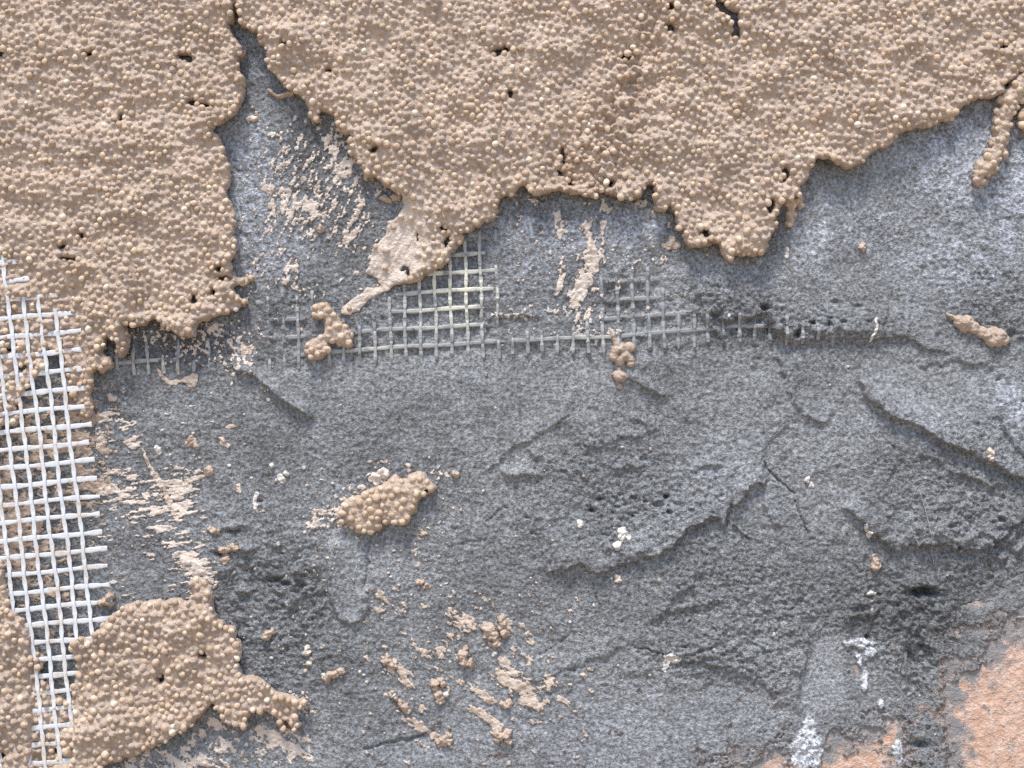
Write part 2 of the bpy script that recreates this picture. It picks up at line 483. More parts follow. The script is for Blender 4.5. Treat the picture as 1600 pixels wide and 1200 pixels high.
# smooth trowelled plates and hollows
plate = sstep(0, 9, poly_sdf(W, [[(1277, 990), (1319, 990), (1322, 1050), (1326, 1087), (1315, 1112), (1264, 1112), (1246, 1087), (1255, 1035), (1266, 1012)]], 30, X + 0.4 * wpx, Y + 0.4 * wpy))
H = H * (1 - 0.8 * plate) - 0.6 * plate
slot = sstep(-9, 14, poly_sdf(W, [[(1410, 1015), (1440, 1010), (1468, 1030), (1474, 1080), (1462, 1118), (1432, 1122), (1416, 1090)]], 30, XW, YW))
pitm = np.maximum(pitm, slot)
H -= 9.0 * slot
# cracks
for P, dp, sg in [([(757, 816), (770, 806), (778, 797), (794, 792)], 4, 1.3), ([(692, 855), (720, 850), (745, 846), (760, 842), (764, 822)], 3, 1.2), ([(580, 834), (577, 855), (573, 870), (579, 878), (572, 900), (568, 918)], 5, 1.5),
                  ([(565, 1174), (606, 1159), (640, 1157), (659, 1151), (680, 1143)], 5, 1.5), ([(929, 930), (936, 945), (936, 957)], 3, 1.3), ([(1192, 720), (1203, 736), (1214, 745), (1226, 757), (1244, 776)], 6, 1.3),
                  ([(1243, 780), (1251, 809), (1258, 820), (1263, 838)], 6, 1.3), ([(990, 1010), (1010, 1014), (1041, 1024)], 7, 1.7), ([(1124, 1063), (1150, 1067), (1172, 1074)], 5, 1.5), ([(712, 912), (714, 940), (706, 950)], 3, 1.3), ([(1085, 1020), (1110, 1014), (1122, 1012)], 6, 1.8),
                  ([(840, 1025), (880, 1000), (900, 985)], 2.5, 1.3)]:
    d, s, a = line_dist(W, P, 10, X + 0.5 * wpx, Y + 0.5 * wpy)
    H -= dp * np.exp(-(d / sg) ** 2) * sstep(0, 0.06, a) * sstep(0, 0.06, 1 - a)

# glass-fibre net lying in the coat: its bottom strand, rows and pitch
net_bot = np.array([(165, 569), (182, 567), (295, 560), (400, 557), (467, 555), (515, 550), (580, 545), (725, 537), (800, 532), (935, 527), (1015, 522), (1095, 514), (1150, 510), (1215, 509), (1300, 512), (1420, 520), (1500, 515), (1640, 510)], float)
def bot_y(x): return np.interp(x, net_bot[:, 0], net_bot[:, 1])
NET_V = [184, 209, 231, 255, 278] + [302, 326, 350, 374, 397] + [420, 444, 467, 490, 514, 537, 562, 586, 611, 634, 658, 682, 706, 731, 754, 779, 801, 824, 847, 871, 895, 918, 942, 966, 990, 1014, 1037, 1060, 1085, 1106, 1131, 1156, 1180, 1205, 1229, 1253, 1277, 1301]
NET_P = 28.0
# where the net is bare (cream), where it shows through a skin of cement, elsewhere buried
def bare(x, y):
    e = 1.25 * blob(x, y, 708, 452, 56, 50, 35) + 0.9 * blob(x, y, 640, 470, 40, 16) + 0.9 * blob(x, y, 735, 396, 26, 30) + 0.9 * blob(x, y, 725, 520, 45, 14) + 0.35 * blob(x, y, 690, 545, 120, 14)
    e = e + 0.95 * blob(x, y, 585, 550, 60, 15) + 0.9 * blob(x, y, 235, 572, 60, 16) + 0.95 * blob(x, y, 905, 537, 60, 16) + 0.6 * blob(x, y, 1070, 512, 50, 10) + 0.7 * blob(x, y, 1170, 515, 40, 14) + 0.45 * blob(x, y, 800, 545, 40, 12)
    e = e + 0.55 * blob(x, y, 1280, 525, 60, 10) + 0.5 * blob(x, y, 900, 500, 30, 14) + 0.5 * blob(x, y, 450, 565, 60, 12) + 0.5 * blob(x, y, 1030, 535, 50, 12)
    return e
def skin(x, y):
    e = 1.3 * blob(x, y, 985, 478, 62, 58) + 0.9 * blob(x, y, 600, 510, 70, 32) + 0.7 * blob(x, y, 450, 505, 60, 45) + 0.8 * blob(x, y, 690, 530, 90, 24) + 0.5 * blob(x, y, 1070, 500, 40, 20) + 0.8 * blob(x, y, 800, 545, 400, 14) + 0.35 * blob(x, y, 770, 385, 50, 40) + 0.5 * blob(x, y, 250, 550, 80, 20) + 0.75 * blob(x, y, 1230, 522, 130, 18)
    return np.clip(e, 0, 1)
cut = 26.0          # strand ends hanging below the bottom strand
BY = bot_y(X)
rowphase = (Y - BY) / NET_P
drow = np.abs(rowphase - np.round(rowphase)) * NET_P
drow = np.where((rowphase > 0.45) | (rowphase < -7.4), 99, drow)
kv = np.interp(X - 0.03 * (Y - BY), NET_V, np.arange(len(NET_V)))
dcol = np.abs(kv - np.round(kv)) * 24.0
dcol = np.where((Y - BY > cut) | (X < 175) | (X > 1310), 99, dcol)
dnet = np.minimum(drow, dcol) + 0.25 * wpx
vis = np.clip(skin(X, Y) + 0.55 * bare(X, Y), 0, 1) * np.clip(0.95 + 0.8 * fbm(X, Y, 45, 2, 61), 0.15, 1.2)
bareXY = np.clip(bare(X, Y), 0, 1)
NETBASE = H.copy()
H += vis * (5.4 * np.exp(-(dnet / 4.4) ** 2) * (1 - 0.7 * bareXY) - 3.2)

# brick courses behind the coat, and where the coat is scraped off them
brk = np.zeros(X.shape, np.float32)
rb = poly_sdf(W, [[(1640, 930), (1600, 958), (1572, 975), (1545, 1015), (1528, 1030), (1490, 1050), (1478, 1080), (1470, 1105), (1460, 1135), (1478, 1150), (1484, 1180), (1478, 1230), (1470, 1300), (1770, 1330), (1770, 900)]], 60, XW, YW)
bb = poly_sdf(W, [[(1090, 1225), (1150, 1192), (1215, 1172), (1250, 1170), (1288, 1172), (1310, 1158), (1345, 1148), (1372, 1138), (1380, 1122), (1412, 1122), (1416, 1160), (1408, 1215), (1400, 1300), (1150, 1300)]], 60, XW, YW)
nb = fbm(X, Y, 34, 5, 71, 0.78)
brk = np.maximum(sstep(-16, 16, rb + 24 * nb), sstep(-16, 18, bb + 32 * nb))
for (x, y, rx, ry, a) in [(1530, 985, 45, 12, 0.9), (1560, 1020, 14, 14, 0.75), (1498, 1040, 18, 18, 0.85), (1217, 1107, 9, 8, 1.0), (1142, 1062, 4, 4, 0.9), (1122, 1082, 4, 3, .9), (1142, 1136, 5, 5, 0.9), (945, 1072, 9, 5, 0.9), (1000, 1082, 6, 8, 0.8), (996, 1100, 4, 4, .8), (970, 1150, 6, 5, 0.8), (1110, 1070, 6, 5, 0.8), (1155, 1095, 6, 6, 0.7), (1170, 1082, 10, 4, 0.8), (1440, 1110, 7, 12, 0.9), (1462, 1137, 18, 8, 0.9), (780, 1183, 14, 6, 0.75), (755, 1190, 10, 6, 0.7), (1150, 1175, 6, 6, 0.7), (1185, 1160, 7, 4, .7), (860, 1192, 8, 5, .6), (1080, 1036, 9, 4, 0.9)]:
    w = W.win(x - 3 * rx, y - 3 * ry, x + 3 * rx, y + 3 * ry)
    brk[w] = np.maximum(brk[w], np.clip(a * blob(X[w], Y[w], x, y, rx, ry) * 1.9 + 0.9 * nb[w] - 0.75, 0, 1))
BRICK_H = -3.0
near_brick = np.maximum(sstep(-58, 0, np.maximum(rb, bb)), 0.6 * sstep(1080, 1180, Y) * sstep(650, 900, X))
Hb = H * (1 - 0.65 * near_brick) + 1.0 * near_brick
H = np.where(brk > 0.02, Hb * (1 - brk) + (BRICK_H - 2.4) * brk, Hb)
H = np.where((brk < 0.3) & (X > 690) & (Y > 870) & (pitm < 0.2), np.maximum(H, BRICK_H + 3.2 + 0.6 * nb + 0.8 * torn - 34 * (1 - sstep(875, 975, Y)) * (X > 1445) - 34 * (1 - sstep(985, 1070, Y)) * (X <= 1445)), H).astype(np.float32)

# ---------------------------------------------------------------- colours of the coat itself
col = np.empty(X.shape + (3,), np.float32)
col[:] = (0.218, 0.224, 0.231)
var = fbm(X, Y, 160, 4, 81)
col *= (1 + 0.20 * var + 0.10 * fbm(X, Y, 28, 3, 85))[..., None]
def tint(mask, rgb):
    global col
    m = np.clip(mask, 0, 1)[..., None]
    col = col * (1 - m) + np.array(rgb, np.float32) * m
ef = 0.6 * fbm(X, Y, 22, 4, 91, 0.8) + 0.9 * perlin(X / 5.2, Y / 5.2, 94)
# damp, darker stretches
dm = np.zeros(X.shape, np.float32)
for (x, y, rx, ry, a) in [(400, 110, 40, 60, 0.75), (480, 230, 60, 60, 0.7), (540, 330, 50, 50, 0.5), (430, 480, 90, 45, 0.5), (800, 400, 140, 50, 0.35), (830, 335, 60, 25, 0.6), (1040, 380, 70, 30, 0.4), (1210, 350, 30, 40, 0.6), (800, 480, 80, 20, 0.45), (300, 540, 130, 35, 0.65),
                          (1460, 950, 110, 70, 0.55), (1350, 960, 60, 40, 0.5), (430, 900, 80, 40, 0.35), (1270, 260, 60, 20, 0.4), (230, 820, 60, 140, 0.3), (640, 1120, 70, 30, 0.3), (90, 700, 90, 200, 0.4), (900, 470, 60, 40, 0.4)]:
    dm = np.maximum(dm, a * blob(X, Y, x, y, rx, ry))
tint(1.15 * dm * np.clip(0.9 + 0.5 * var + 0.5 * ef, 0, 1.2), (0.085, 0.085, 0.085))
# chalky bloom (efflorescence)
em = np.zeros(X.shape, np.float32)
for (x, y, rx, ry, a) in [(1520, 260, 120, 70, 0.95), (1590, 300, 60, 110, 0.9), (1500, 400, 110, 60, 0.55), (1270, 370, 50, 80, 0.5), (1590, 640, 40, 50, 0.8), (400, 250, 40, 90, 0.55), (385, 330, 30, 90, 0.7), (420, 400, 50, 40, 0.6), (405, 90, 22, 40, 0.5), (860, 360, 110, 40, 0.55), (990, 355, 70, 40, 0.6), (1040, 320, 30, 20, 0.5), (1120, 420, 80, 25, 0.3),
                          (820, 400, 60, 60, 0.4), (1340, 350, 100, 60, 0.4), (1100, 760, 200, 90, 0.15), (1420, 660, 120, 40, 0.2), (560, 900, 60, 80, 0.12), (900, 1150, 260, 70, 0.32), (1150, 1120, 120, 60, 0.25)]:
    em = np.maximum(em, a * blob(X, Y, x, y, rx, ry))
tint(np.clip(em * (0.72 + 1.15 * ef), 0, 0.85), (0.45, 0.475, 0.53))
tint(0.8 * plate, (0.30, 0.31, 0.325))
tint(0.7 * sstep(0, 10, poly_sdf(W, [[(515, 845), (570, 838), (576, 900), (573, 945), (560, 970), (532, 968), (518, 940)]], 30, XW, YW)), (0.26, 0.27, 0.28))
tint(0.4 * blob(X, Y, 845, 690, 60, 30, -30), (0.28, 0.275, 0.27))
# lime: white lumps of mortar
lime = np.zeros(X.shape, np.float32)
lime = np.maximum(lime, sstep(-2, 3, poly_sdf(W, [[(1253, 1126), (1262, 1120), (1270, 1140), (1282, 1160), (1286, 1200), (1240, 1200), (1236, 1170), (1246, 1150)]], 30, XW, YW) + 4 * nb))
for (x, y, rx, ry) in [(1343, 1003, 14, 9), (1360, 1020, 10, 9), (1345, 1032, 5, 12), (1352, 1060, 8, 16), (1377, 1100, 5, 7), (1365, 1003, 8, 4), (1402, 1175, 9, 22), (1325, 1005, 6, 5), (955, 597, 0.1, .1)]:
    lime = np.maximum(lime, sstep(0.35, 0.5, blob(XW, YW, x, y, rx, ry) + 0.22 * nb))
tint(0.95 * lime, (0.66, 0.68, 0.72))
H += lime * 3.5 + lime * 1.5 * fbm(X, Y, 14, 2, 97)
# brick dust round the scraped places, a touch of tan wash under the net
tint(0.35 * sstep(0.05, 0.4, brk) * (1 - lime), (0.45, 0.30, 0.22))

# ---------------------------------------------------------------- build wall
wall = empty("wall", 800, 1360)
tag(wall, kind="structure")
def grid_quads(ny, nx):
    i, j = np.mgrid[0:ny - 1, 0:nx - 1]
    a = (i * nx + j).ravel()
    return np.stack([a, a + nx, a + nx + 1, a + 1], 1)
def world_co(x, y, h):
    return np.stack([(x.ravel() - 800) * S, -h.ravel() * S, (600 - y.ravel()) * S], 1)
mesh_np("base_coat", world_co(X, Y, H), grid_quads(W.ny, W.nx), M_WALL, wall, np.concatenate([col, np.clip(0.34 + 0.26 * rough_amp * (1 + 0.5 * fbm(X, Y, 70, 3, 99)), 0.25, 0.78)[..., None]], -1).reshape(-1, 4))
# the coat goes on, more coarsely, past the stretch in view
def apron(x0, y0, x1, y1, dx):
    g = Grid(x0, y0, x1, y1, dx)
    h = 7.0 * fbm(g.X, g.Y, 340, 3, 31) - 1.5
    c = np.empty((g.X.size, 3), np.float32); c[:] = (0.218, 0.224, 0.231)
    mesh_np("base_coat", world_co(g.X, g.Y, h), grid_quads(g.ny, g.nx), M_WALL, wall, c)
x1e, y1e = W.x0 + (W.nx - 1) * W.dx, W.y0 + (W.ny - 1) * W.dx
apron(-4000, -4000, 5600, W.y0 + 4, 40)
apron(-4000, y1e - 4, 5600, 5200, 40)
apron(-4000, W.y0, W.x0 + 4, y1e, 40)
apron(x1e - 4, W.y0, 5600, y1e, 40)

def brick(x0, y0, x1, y1, label):
    g = Grid(x0, y0, x1, y1, 4.0)
    h = BRICK_H + 1.3 * fbm(g.X, g.Y, 30, 4, 101, 0.6) + 0.8 * perlin(g.X / 7, g.Y / 7, 105)
    e = np.minimum.reduce([g.X - x0, g.X.max() - g.X, g.Y - y0, g.Y.max() - g.Y])
    h -= 6 * np.exp(-e / 5.0)
    dust = (0.30 * sstep(80, -6, W.sample(np.maximum(rb, bb * 1.6), g.X, g.Y))).ravel()
    top = world_co(g.X, g.Y, h)
    n = len(top)
    ring = np.concatenate([np.arange(g.nx), np.arange(1, g.ny) * g.nx + g.nx - 1, (g.ny - 1) * g.nx + np.arange(g.nx - 2, -1, -1), np.arange(g.ny - 2, 0, -1) * g.nx])
    back = top[ring].copy(); back[:, 1] = 0.10
    m = len(ring)
    k = np.arange(m)
    sides = np.stack([ring, ring[(k + 1) % m], n + (k + 1) % m, n + k], 1)
    o = mesh_np("brick", np.concatenate([top, back]), np.concatenate([grid_quads(g.ny, g.nx), sides]), M_BRICK, wall, np.repeat(np.concatenate([dust, dust[ring]])[:, None], 3, 1))
    o["label"] = label
brick(700, 1020, 1420, 1345, "orange brick showing through thin grey cement along the bottom")
brick(1472, 935, 1760, 1345, "orange brick with grey cement specks in the lower corner")

gr_me = bpy.data.meshes.new("ground")
gr_me.from_pydata([(-60, -60, 0), (60, -60, 0), (60, 0.5, 0), (-60, 0.5, 0)], [], [(0, 1, 2, 3)])
gr_me.materials.append(M_GROUND)
ground = bpy.data.objects.new("ground", gr_me)
C.objects.link(ground)
ground.location = (0, 0, -0.9)
tag(ground, kind="structure")

def wall_h(x, y): return W.sample(H, x, y)

# ---------------------------------------------------------------- sheets of render: a lip all round, hollow under the rim
def make_sheet(name, g, D, Hf, Wf, mat, parent, rgb, gap=0.0, inset=0.0, bulge=1.2):
    gy, gx = np.gradient(D, g.dx)
    K = (D[:-1, :-1] + D[1:, :-1] + D[:-1, 1:] + D[1:, 1:]) > 0
    if not K.any(): return None
    Kp = np.zeros((g.ny + 1, g.nx + 1), bool)
    Kp[1:-1, 1:-1] = K
    cnt = Kp[:-1, :-1].astype(int) + Kp[1:, :-1] + Kp[:-1, 1:] + Kp[1:, 1:]
    used, bnd = cnt > 0, (cnt > 0) & (cnt < 4)
    gm = np.sqrt(gx * gx + gy * gy) + 1e-6
    stp = np.clip(-D / gm, -g.dx, g.dx)
    edge = (g.X <= g.x0 + 1e-3) | (g.X >= g.X.max() - 1e-3) | (g.Y <= g.y0 + 1e-3) | (g.Y >= g.Y.max() - 1e-3)
    stp = np.where(bnd & ~edge, stp, 0)
    PXx, PYy = g.X + stp * gx / gm, g.Y + stp * gy / gm
    vid = np.full(D.shape, -1, np.int64)
    vid[used] = np.arange(used.sum())
    co = [np.stack([PXx[used], PYy[used], Hf[used]], 1)]
    cols = [rgb[used] if rgb.ndim == 3 else np.tile(rgb, (used.sum(), 1))]
    i, j = np.nonzero(K)
    quads = [np.stack([vid[i, j], vid[i + 1, j], vid[i + 1, j + 1], vid[i, j + 1]], 1)]
    # boundary edges, in the direction the kept cell walks them
    A, B = [], []
    for (di, dj, a, b) in [(0, -1, (0, 0), (1, 0)), (1, 0, (1, 0), (1, 1)), (0, 1, (1, 1), (0, 1)), (-1, 0, (0, 1), (0, 0))]:
        m = K & ~Kp[1 + di:1 + di + g.ny - 1, 1 + dj:1 + dj + g.nx - 1]
        ii, jj = np.nonzero(m)
        A.append(vid[ii + a[0], jj + a[1]]); B.append(vid[ii + b[0], jj + b[1]])
    A, B = np.concatenate(A), np.concatenate(B)
    bv = np.nonzero(bnd[used])[0]
    nb_ = len(bv)
    base = used.sum()
    loc = np.full(base, -1, np.int64); loc[bv] = np.arange(nb_)
    ox, oy = (-gx / gm)[used][bv], (-gy / gm)[used][bv]
    bx, by, bh = PXx[used][bv], PYy[used][bv], Hf[used][bv]
    wh = Wf[used][bv]
    gp = gap[used][bv] if isinstance(gap, np.ndarray) else np.full(nb_, gap)
    rings = [(bx + ox * bulge, by + oy * bulge, wh + gp + 0.55 * np.maximum(bh - wh - gp, 0.2)), (bx + ox * bulge * 0.4, by + oy * bulge * 0.4, wh + gp - (0.8 if inset == 0 else 0))]
    if inset: rings.append((bx - ox * inset, by - oy * inset, wh - 1.5))
    prev = None
    for k, (rx, ry, rh) in enumerate(rings):
        co.append(np.stack([rx, ry, rh], 1)); cols.append(cols[0][bv])
        if k == 0: quads.append(np.stack([B, A, base + loc[A], base + loc[B]], 1))
        else: quads.append(np.stack([base + (k - 1) * nb_ + loc[B], base + (k - 1) * nb_ + loc[A], base + k * nb_ + loc[A], base + k * nb_ + loc[B]], 1))
    co = np.concatenate(co)
    wco = np.stack([(co[:, 0] - 800) * S, -co[:, 2] * S, (600 - co[:, 1]) * S], 1)
    return mesh_np(name, wco, np.concatenate(quads), mat, parent, np.concatenate(cols))

# grains: one shared rounded pebble mesh in a few variants for single grains, a joined mesh for the rest
def ico(sub):
    bm = bmesh.new(); bmesh.ops.create_icosphere(bm, subdivisions=sub, radius=1.0)
    v = np.array([p.co[:] for p in bm.verts], np.float32)
    f = np.array([[q.index for q in p.verts] for p in bm.faces], np.int32)
    bm.free(); return v, f
IV2, IF2 = ico(2)
IV3, IF3 = ico(3)
def pebble(v, r):
    a = r.randn(6, 3); a /= np.linalg.norm(a, axis=1)[:, None]
    s = 1 + sum(k * np.clip(v @ d, 0, 1) ** 2 for k, d in zip(r.uniform(-0.30, 0.22, 6), a))
    return v * s[:, None]
PEB = []
for k in range(8):
    r_ = np.random.RandomState(200 + k)
    me = bpy.data.meshes.new("grain")
    me.from_pydata(pebble(IV3, r_).tolist(), [], IF3.tolist())
    me.polygons.foreach_set("use_smooth", np.ones(len(me.polygons), bool))
    me.materials.append(M_GRAIN)
    PEB.append(me)

def scatter(g, D, dens, r0, r1, rng, tries, dmin=1.0, pack=0.92):
    x = rng.uniform(g.x0, g.X.max(), tries); y = rng.uniform(g.y0, g.Y.max(), tries)
    d, p = g.sample(D, x, y), g.sample(dens, x, y)
    r = r0 + (r1 - r0) * rng.rand(tries) ** 0.9
    ok = (d > dmin) & (rng.rand(tries) < p)
    cell = {}
    out = []
    cs = 2 * r1
    for xx, yy, rr in zip(x[ok], y[ok], r[ok]):
        ci, cj = int(xx // cs), int(yy // cs)
        bad = False
        for a in (-1, 0, 1):
            for b in (-1, 0, 1):
                for (px, py, pr) in cell.get((ci + a, cj + b), ()):
                    if (px - xx) ** 2 + (py - yy) ** 2 < ((pr + rr) * pack) ** 2:
                        bad = True; break
                if bad: break
            if bad: break
        if not bad:
            cell.setdefault((ci, cj), []).append((xx, yy, rr)); out.append((xx, yy, rr))
    return np.array(out).reshape(-1, 3)

def fillet(g, Hs, beads, amp=0.55, wid=1.35, ang=None):
    """paste drawn up round a grain, dragged out a little along the trowel stroke"""
    for x, y, r in beads:
        w = g.win(x - 4 * r, y - 4 * r, x + 4 * r, y + 4 * r)
        dx_, dy_ = g.X[w] - x, g.Y[w] - y
        if ang is None: q = dx_ ** 2 + dy_ ** 2
        else:
            a, b = dx_ * ang[0] + dy_ * ang[1], -dx_ * ang[1] + dy_ * ang[0]
            q = (a / 1.45) ** 2 + b ** 2
        Hs[w] += amp * r * np.exp(-q / (wid * r) ** 2)

def coat_bumps(g, Hs, beads, ang):
    """grains wholly under a skin of paste"""
    rg = np.random.RandomState(len(beads))
    for x, y, r in beads:
        w = g.win(x - 4 * r, y - 4 * r, x + 4 * r, y + 4 * r)
        dx_, dy_ = g.X[w] - x, g.Y[w] - y
        a, b = dx_ * ang[0] + dy_ * ang[1], -dx_ * ang[1] + dy_ * ang[0]
        k = rg.uniform(0.9, 1.5)
        Hs[w] += r * k * (0.80 * np.clip(1 - (dx_ ** 2 + dy_ ** 2) / (1.02 * r) ** 2, 0, 1) ** 0.6 + 0.22 * np.exp(-((a / 1.7) ** 2 + b ** 2) / (1.25 * r) ** 2))

def add_grains(parent, beads, h, rng, limit=300, pale=0.0):
    """beads (x, y, r) with centre heights h: the largest in view as grains of their own, the rest as one part"""
    if not len(beads): return
    x, y, r = beads.T
    view = (x > 4) & (x < 1596) & (y > 4) & (y < 1196)
    order = np.argsort(-(r + 1000 * view + 0.6 * h))
    single, rest = order[:limit], order[limit:]
    L = parent["_loc"]
    for k in single:
        o = bpy.data.objects.new("grain", PEB[rng.randint(len(PEB))])
        C.objects.link(o); o.parent = parent
        p = wpos(x[k], y[k], h[k])
        o.location = (p[0] - L[0], p[1] - L[1], p[2] - L[2])
        q = r[k] * S
        o.scale = (q * rng.uniform(0.9, 1.12), q * rng.uniform(0.88, 1.05), q * rng.uniform(0.9, 1.1))
        o.rotation_euler = tuple(rng.uniform(0, 6.28, 3))
    if len(rest):
        vs, fs, cs = [], [], []
        var = [pebble(IV2, np.random.RandomState(300 + k)) for k in range(24)]
        for n_, k in enumerate(rest):
            v = var[rng.randint(24)] * (r[k] * S * rng.uniform(0.88, 1.1, 3)).astype(np.float32)
            vs.append(v + np.array(wpos(x[k], y[k], h[k]), np.float32))
            fs.append(IF2 + n_ * len(IV2))
            cs.append(np.full((len(IV2), 3), np.clip(rng.rand() + pale, 0, 1), np.float32))
        o = mesh_np("grains", np.concatenate(vs), None, M_GRAINS, parent, np.concatenate(cs), tris=np.concatenate(fs))
        o["kind"] = "stuff"

PASTE = np.array((0.492, 0.392, 0.318), np.float32)
PASTE_DRY = np.array((0.67, 0.585, 0.515), np.float32)

# ---------------------------------------------------------------- white net at the left
def net_row(k): return [412, 441, 471, 500, 529, 559, 589, 619, 647, 676, 704, 732, 761, 789, 816, 845, 872, 899, 928, 954, 980, 1008, 1034, 1060, 1086, 1113, 1140, 1167, 1195, 1222][k]
ROW_END = [34, 52, 100, 128, 134, 135, 139, 140, 145, 151, 145, 153, 157, 161, 162, 165, 170, 172, 174, 180, 180, 182, 184, 186, 188, 190, 192, 194, 196, 198]
ROW_SL = -0.095
def warp_x(k, y): return 21 + 23.8 * k + 0.115 * (y - 500)
def net_level(x, y):      # how far the net stands out from the wall plane
    return 12.0 + 1.2 * np.sin(x / 31.0 + y / 67.0) + 2.0 * sstep(900, 1000, y) + 2.5 * sstep(640, 560, y)

# ---------------------------------------------------------------- the three large sheets
def warp(g, seed, a1=4.0, a2=4.0, w1=13, w2=42):
    return (g.X + 0.5 * a1 * perlin(g.X / 6, g.Y / 6, seed + 31) + a1 * perlin(g.X / w1, g.Y / w1, seed) + a2 * fbm(g.X, g.Y, w2, 2, seed + 2),
            g.Y + a1 * perlin(g.X / w1, g.Y / w1, seed + 5) + a2 * fbm(g.X, g.Y, w2, 2, seed + 7))

def lip(D, r):
    t = np.clip(D / r, 0, 1)
    return np.sqrt(np.clip(1 - (1 - t) ** 2, 0, 1))

def ell(x, y, rx, ry, rot=0, n=10):
    c, s = math.cos(math.radians(rot)), math.sin(math.radians(rot))
    return [(x + rx * math.cos(t) * c - ry * math.sin(t) * s, y + rx * math.cos(t) * s + ry * math.sin(t) * c) for t in np.arange(n) / n * 2 * math.pi]

def big_sheet(box, outline, holes, thick, streak, dens_f, label, seed, rr=(3.6, 5.9), lipr=6, smooth_f=None, gapv=7.0, tries=60000, dry_f=None, extra=None, emb=(-0.38, 0.48), ang=(1.0, 0.0)):
    rng = np.random.RandomState(seed)
    g = Grid(*box, 1.7)
    xw, yw = warp(g, seed + 1)
    D = poly_sdf(g, [outline], 60, xw, yw)
    holes = [q for q in holes if np.ptp(np.array(q), axis=0).max() > 8.5]
    if holes: D = np.minimum(D, -poly_sdf(g, holes, 60, g.X + 0.9 * (xw - g.X), g.Y + 0.9 * (yw - g.Y)))
    Wf = W.sample(H, g.X, g.Y)
    T = thick(g.X, g.Y)
    Wl = 7.0 * fbm(g.X, g.Y, 340, 3, 31)
    gap = gapv * np.clip(0.6 + 0.9 * fbm(g.X, g.Y, 50, 2, seed + 9), 0, 2) * np.clip(T / 12, 0, 1)
    for (cx, cy, rx, ry, ga) in [(905, 305, 110, 16, 9), (1015, 300, 30, 30, 8), (1290, 255, 45, 16, 9), (1480, 180, 110, 24, 7), (455, 145, 30, 16, 7), (245, 505, 60, 16, 8), (1215, 330, 20, 40, 7), (360, 200, 30, 20, 7), (600, 290, 30, 16, 6), (1100, 385, 60, 14, 4), (250, 1150, 90, 30, 4)]:
        gap = gap + ga * blob(g.X, g.Y, cx, cy, rx, ry)
    sm = 1.0 if smooth_f is None else smooth_f(g.X, g.Y)
    k = np.clip(T / 14, 0.18, 1)
    surf = T * (0.42 + 0.58 * lip(D, lipr)) + sm * k * (0.55 * streak(g.X, g.Y) + 0.8 * fbm(g.X, g.Y, 20, 3, seed + 11) + 2.2 * fbm(g.X, g.Y, 90, 2, seed + 15))
    dens = np.clip(dens_f(g.X, g.Y) * 1.25 + 0.12, 0, 1)
    dens = np.where((D < 13) & (T > 8), 1.0, dens) * (1 - np.clip(1.5 * tongue(g.X, g.Y), 0, 0.97))
    beads = scatter(g, D, dens, rr[0], rr[1], rng, tries)
    if extra is not None: surf = surf + extra(g, D, rng)
    free = rng.rand(len(beads)) < np.where(g.sample(D, beads[:, 0], beads[:, 1]) < 12, 0.8, 0.5)
    coated, beads = beads[~free], beads[free]
    coat_bumps(g, surf, coated, ang)
    fillet(g, surf, beads, 0.34, 1.3, ang)
    edgeW = sstep(14, 0, D)
    base = Wf * edgeW + Wl * (1 - edgeW)
    Hs = np.maximum(base + gap + surf, Wf + gap + 0.8)
    root = empty("render_sheet", (box[0] + box[2]) / 2, (box[1] + box[3]) / 2)
    tag(root, label, "render", "sheets of tan render on the wall")
    rgb = np.empty(g.X.shape + (3,), np.float32); rgb[:] = PASTE
    rgb *= (1 + 0.13 * fbm(g.X, g.Y, 120, 3, seed + 19))[..., None]
    st = np.clip(0.8 * blob(g.X, g.Y, 985, 130, 45, 150, 25) + 0.8 * blob(g.X, g.Y, 905, 265, 50, 40) + 0.5 * blob(g.X, g.Y, 330, 130, 40, 90) + 0.5 * blob(g.X, g.Y, 1540, 110, 90, 40, -30) + 0.4 * blob(g.X, g.Y, 250, 1090, 120, 60), 0, 1) * np.clip(0.5 + 1.1 * fbm(g.X, g.Y, 30, 3, seed + 23), 0, 1)
    rgb = rgb * (1 - st[..., None]) + np.array((0.40, 0.29, 0.21), np.float32) * st[..., None]
    if dry_f is not None:
        m = np.clip(dry_f(g.X, g.Y), 0, 1)[..., None]
        rgb = rgb * (1 - m) + PASTE_DRY * m
    make_sheet("paste", g, D, Hs, Wf, M_PASTE, root, rgb, gap, 14.0)
    hb = g.sample(Hs, beads[:, 0], beads[:, 1])
    fl = 0.34 * beads[:, 2]
    e = rng.uniform(emb[0], emb[1], len(beads))
    # some grains stand proud, by the torn rims most of all
    dd = g.sample(D, beads[:, 0], beads[:, 1])
    e += 0.35 * (dd < 9) * rng.rand(len(beads))
    add_grains(root, beads, hb - fl + e * beads[:, 2] + 0.1 * beads[:, 2], rng)
    return root, g, D, Hs

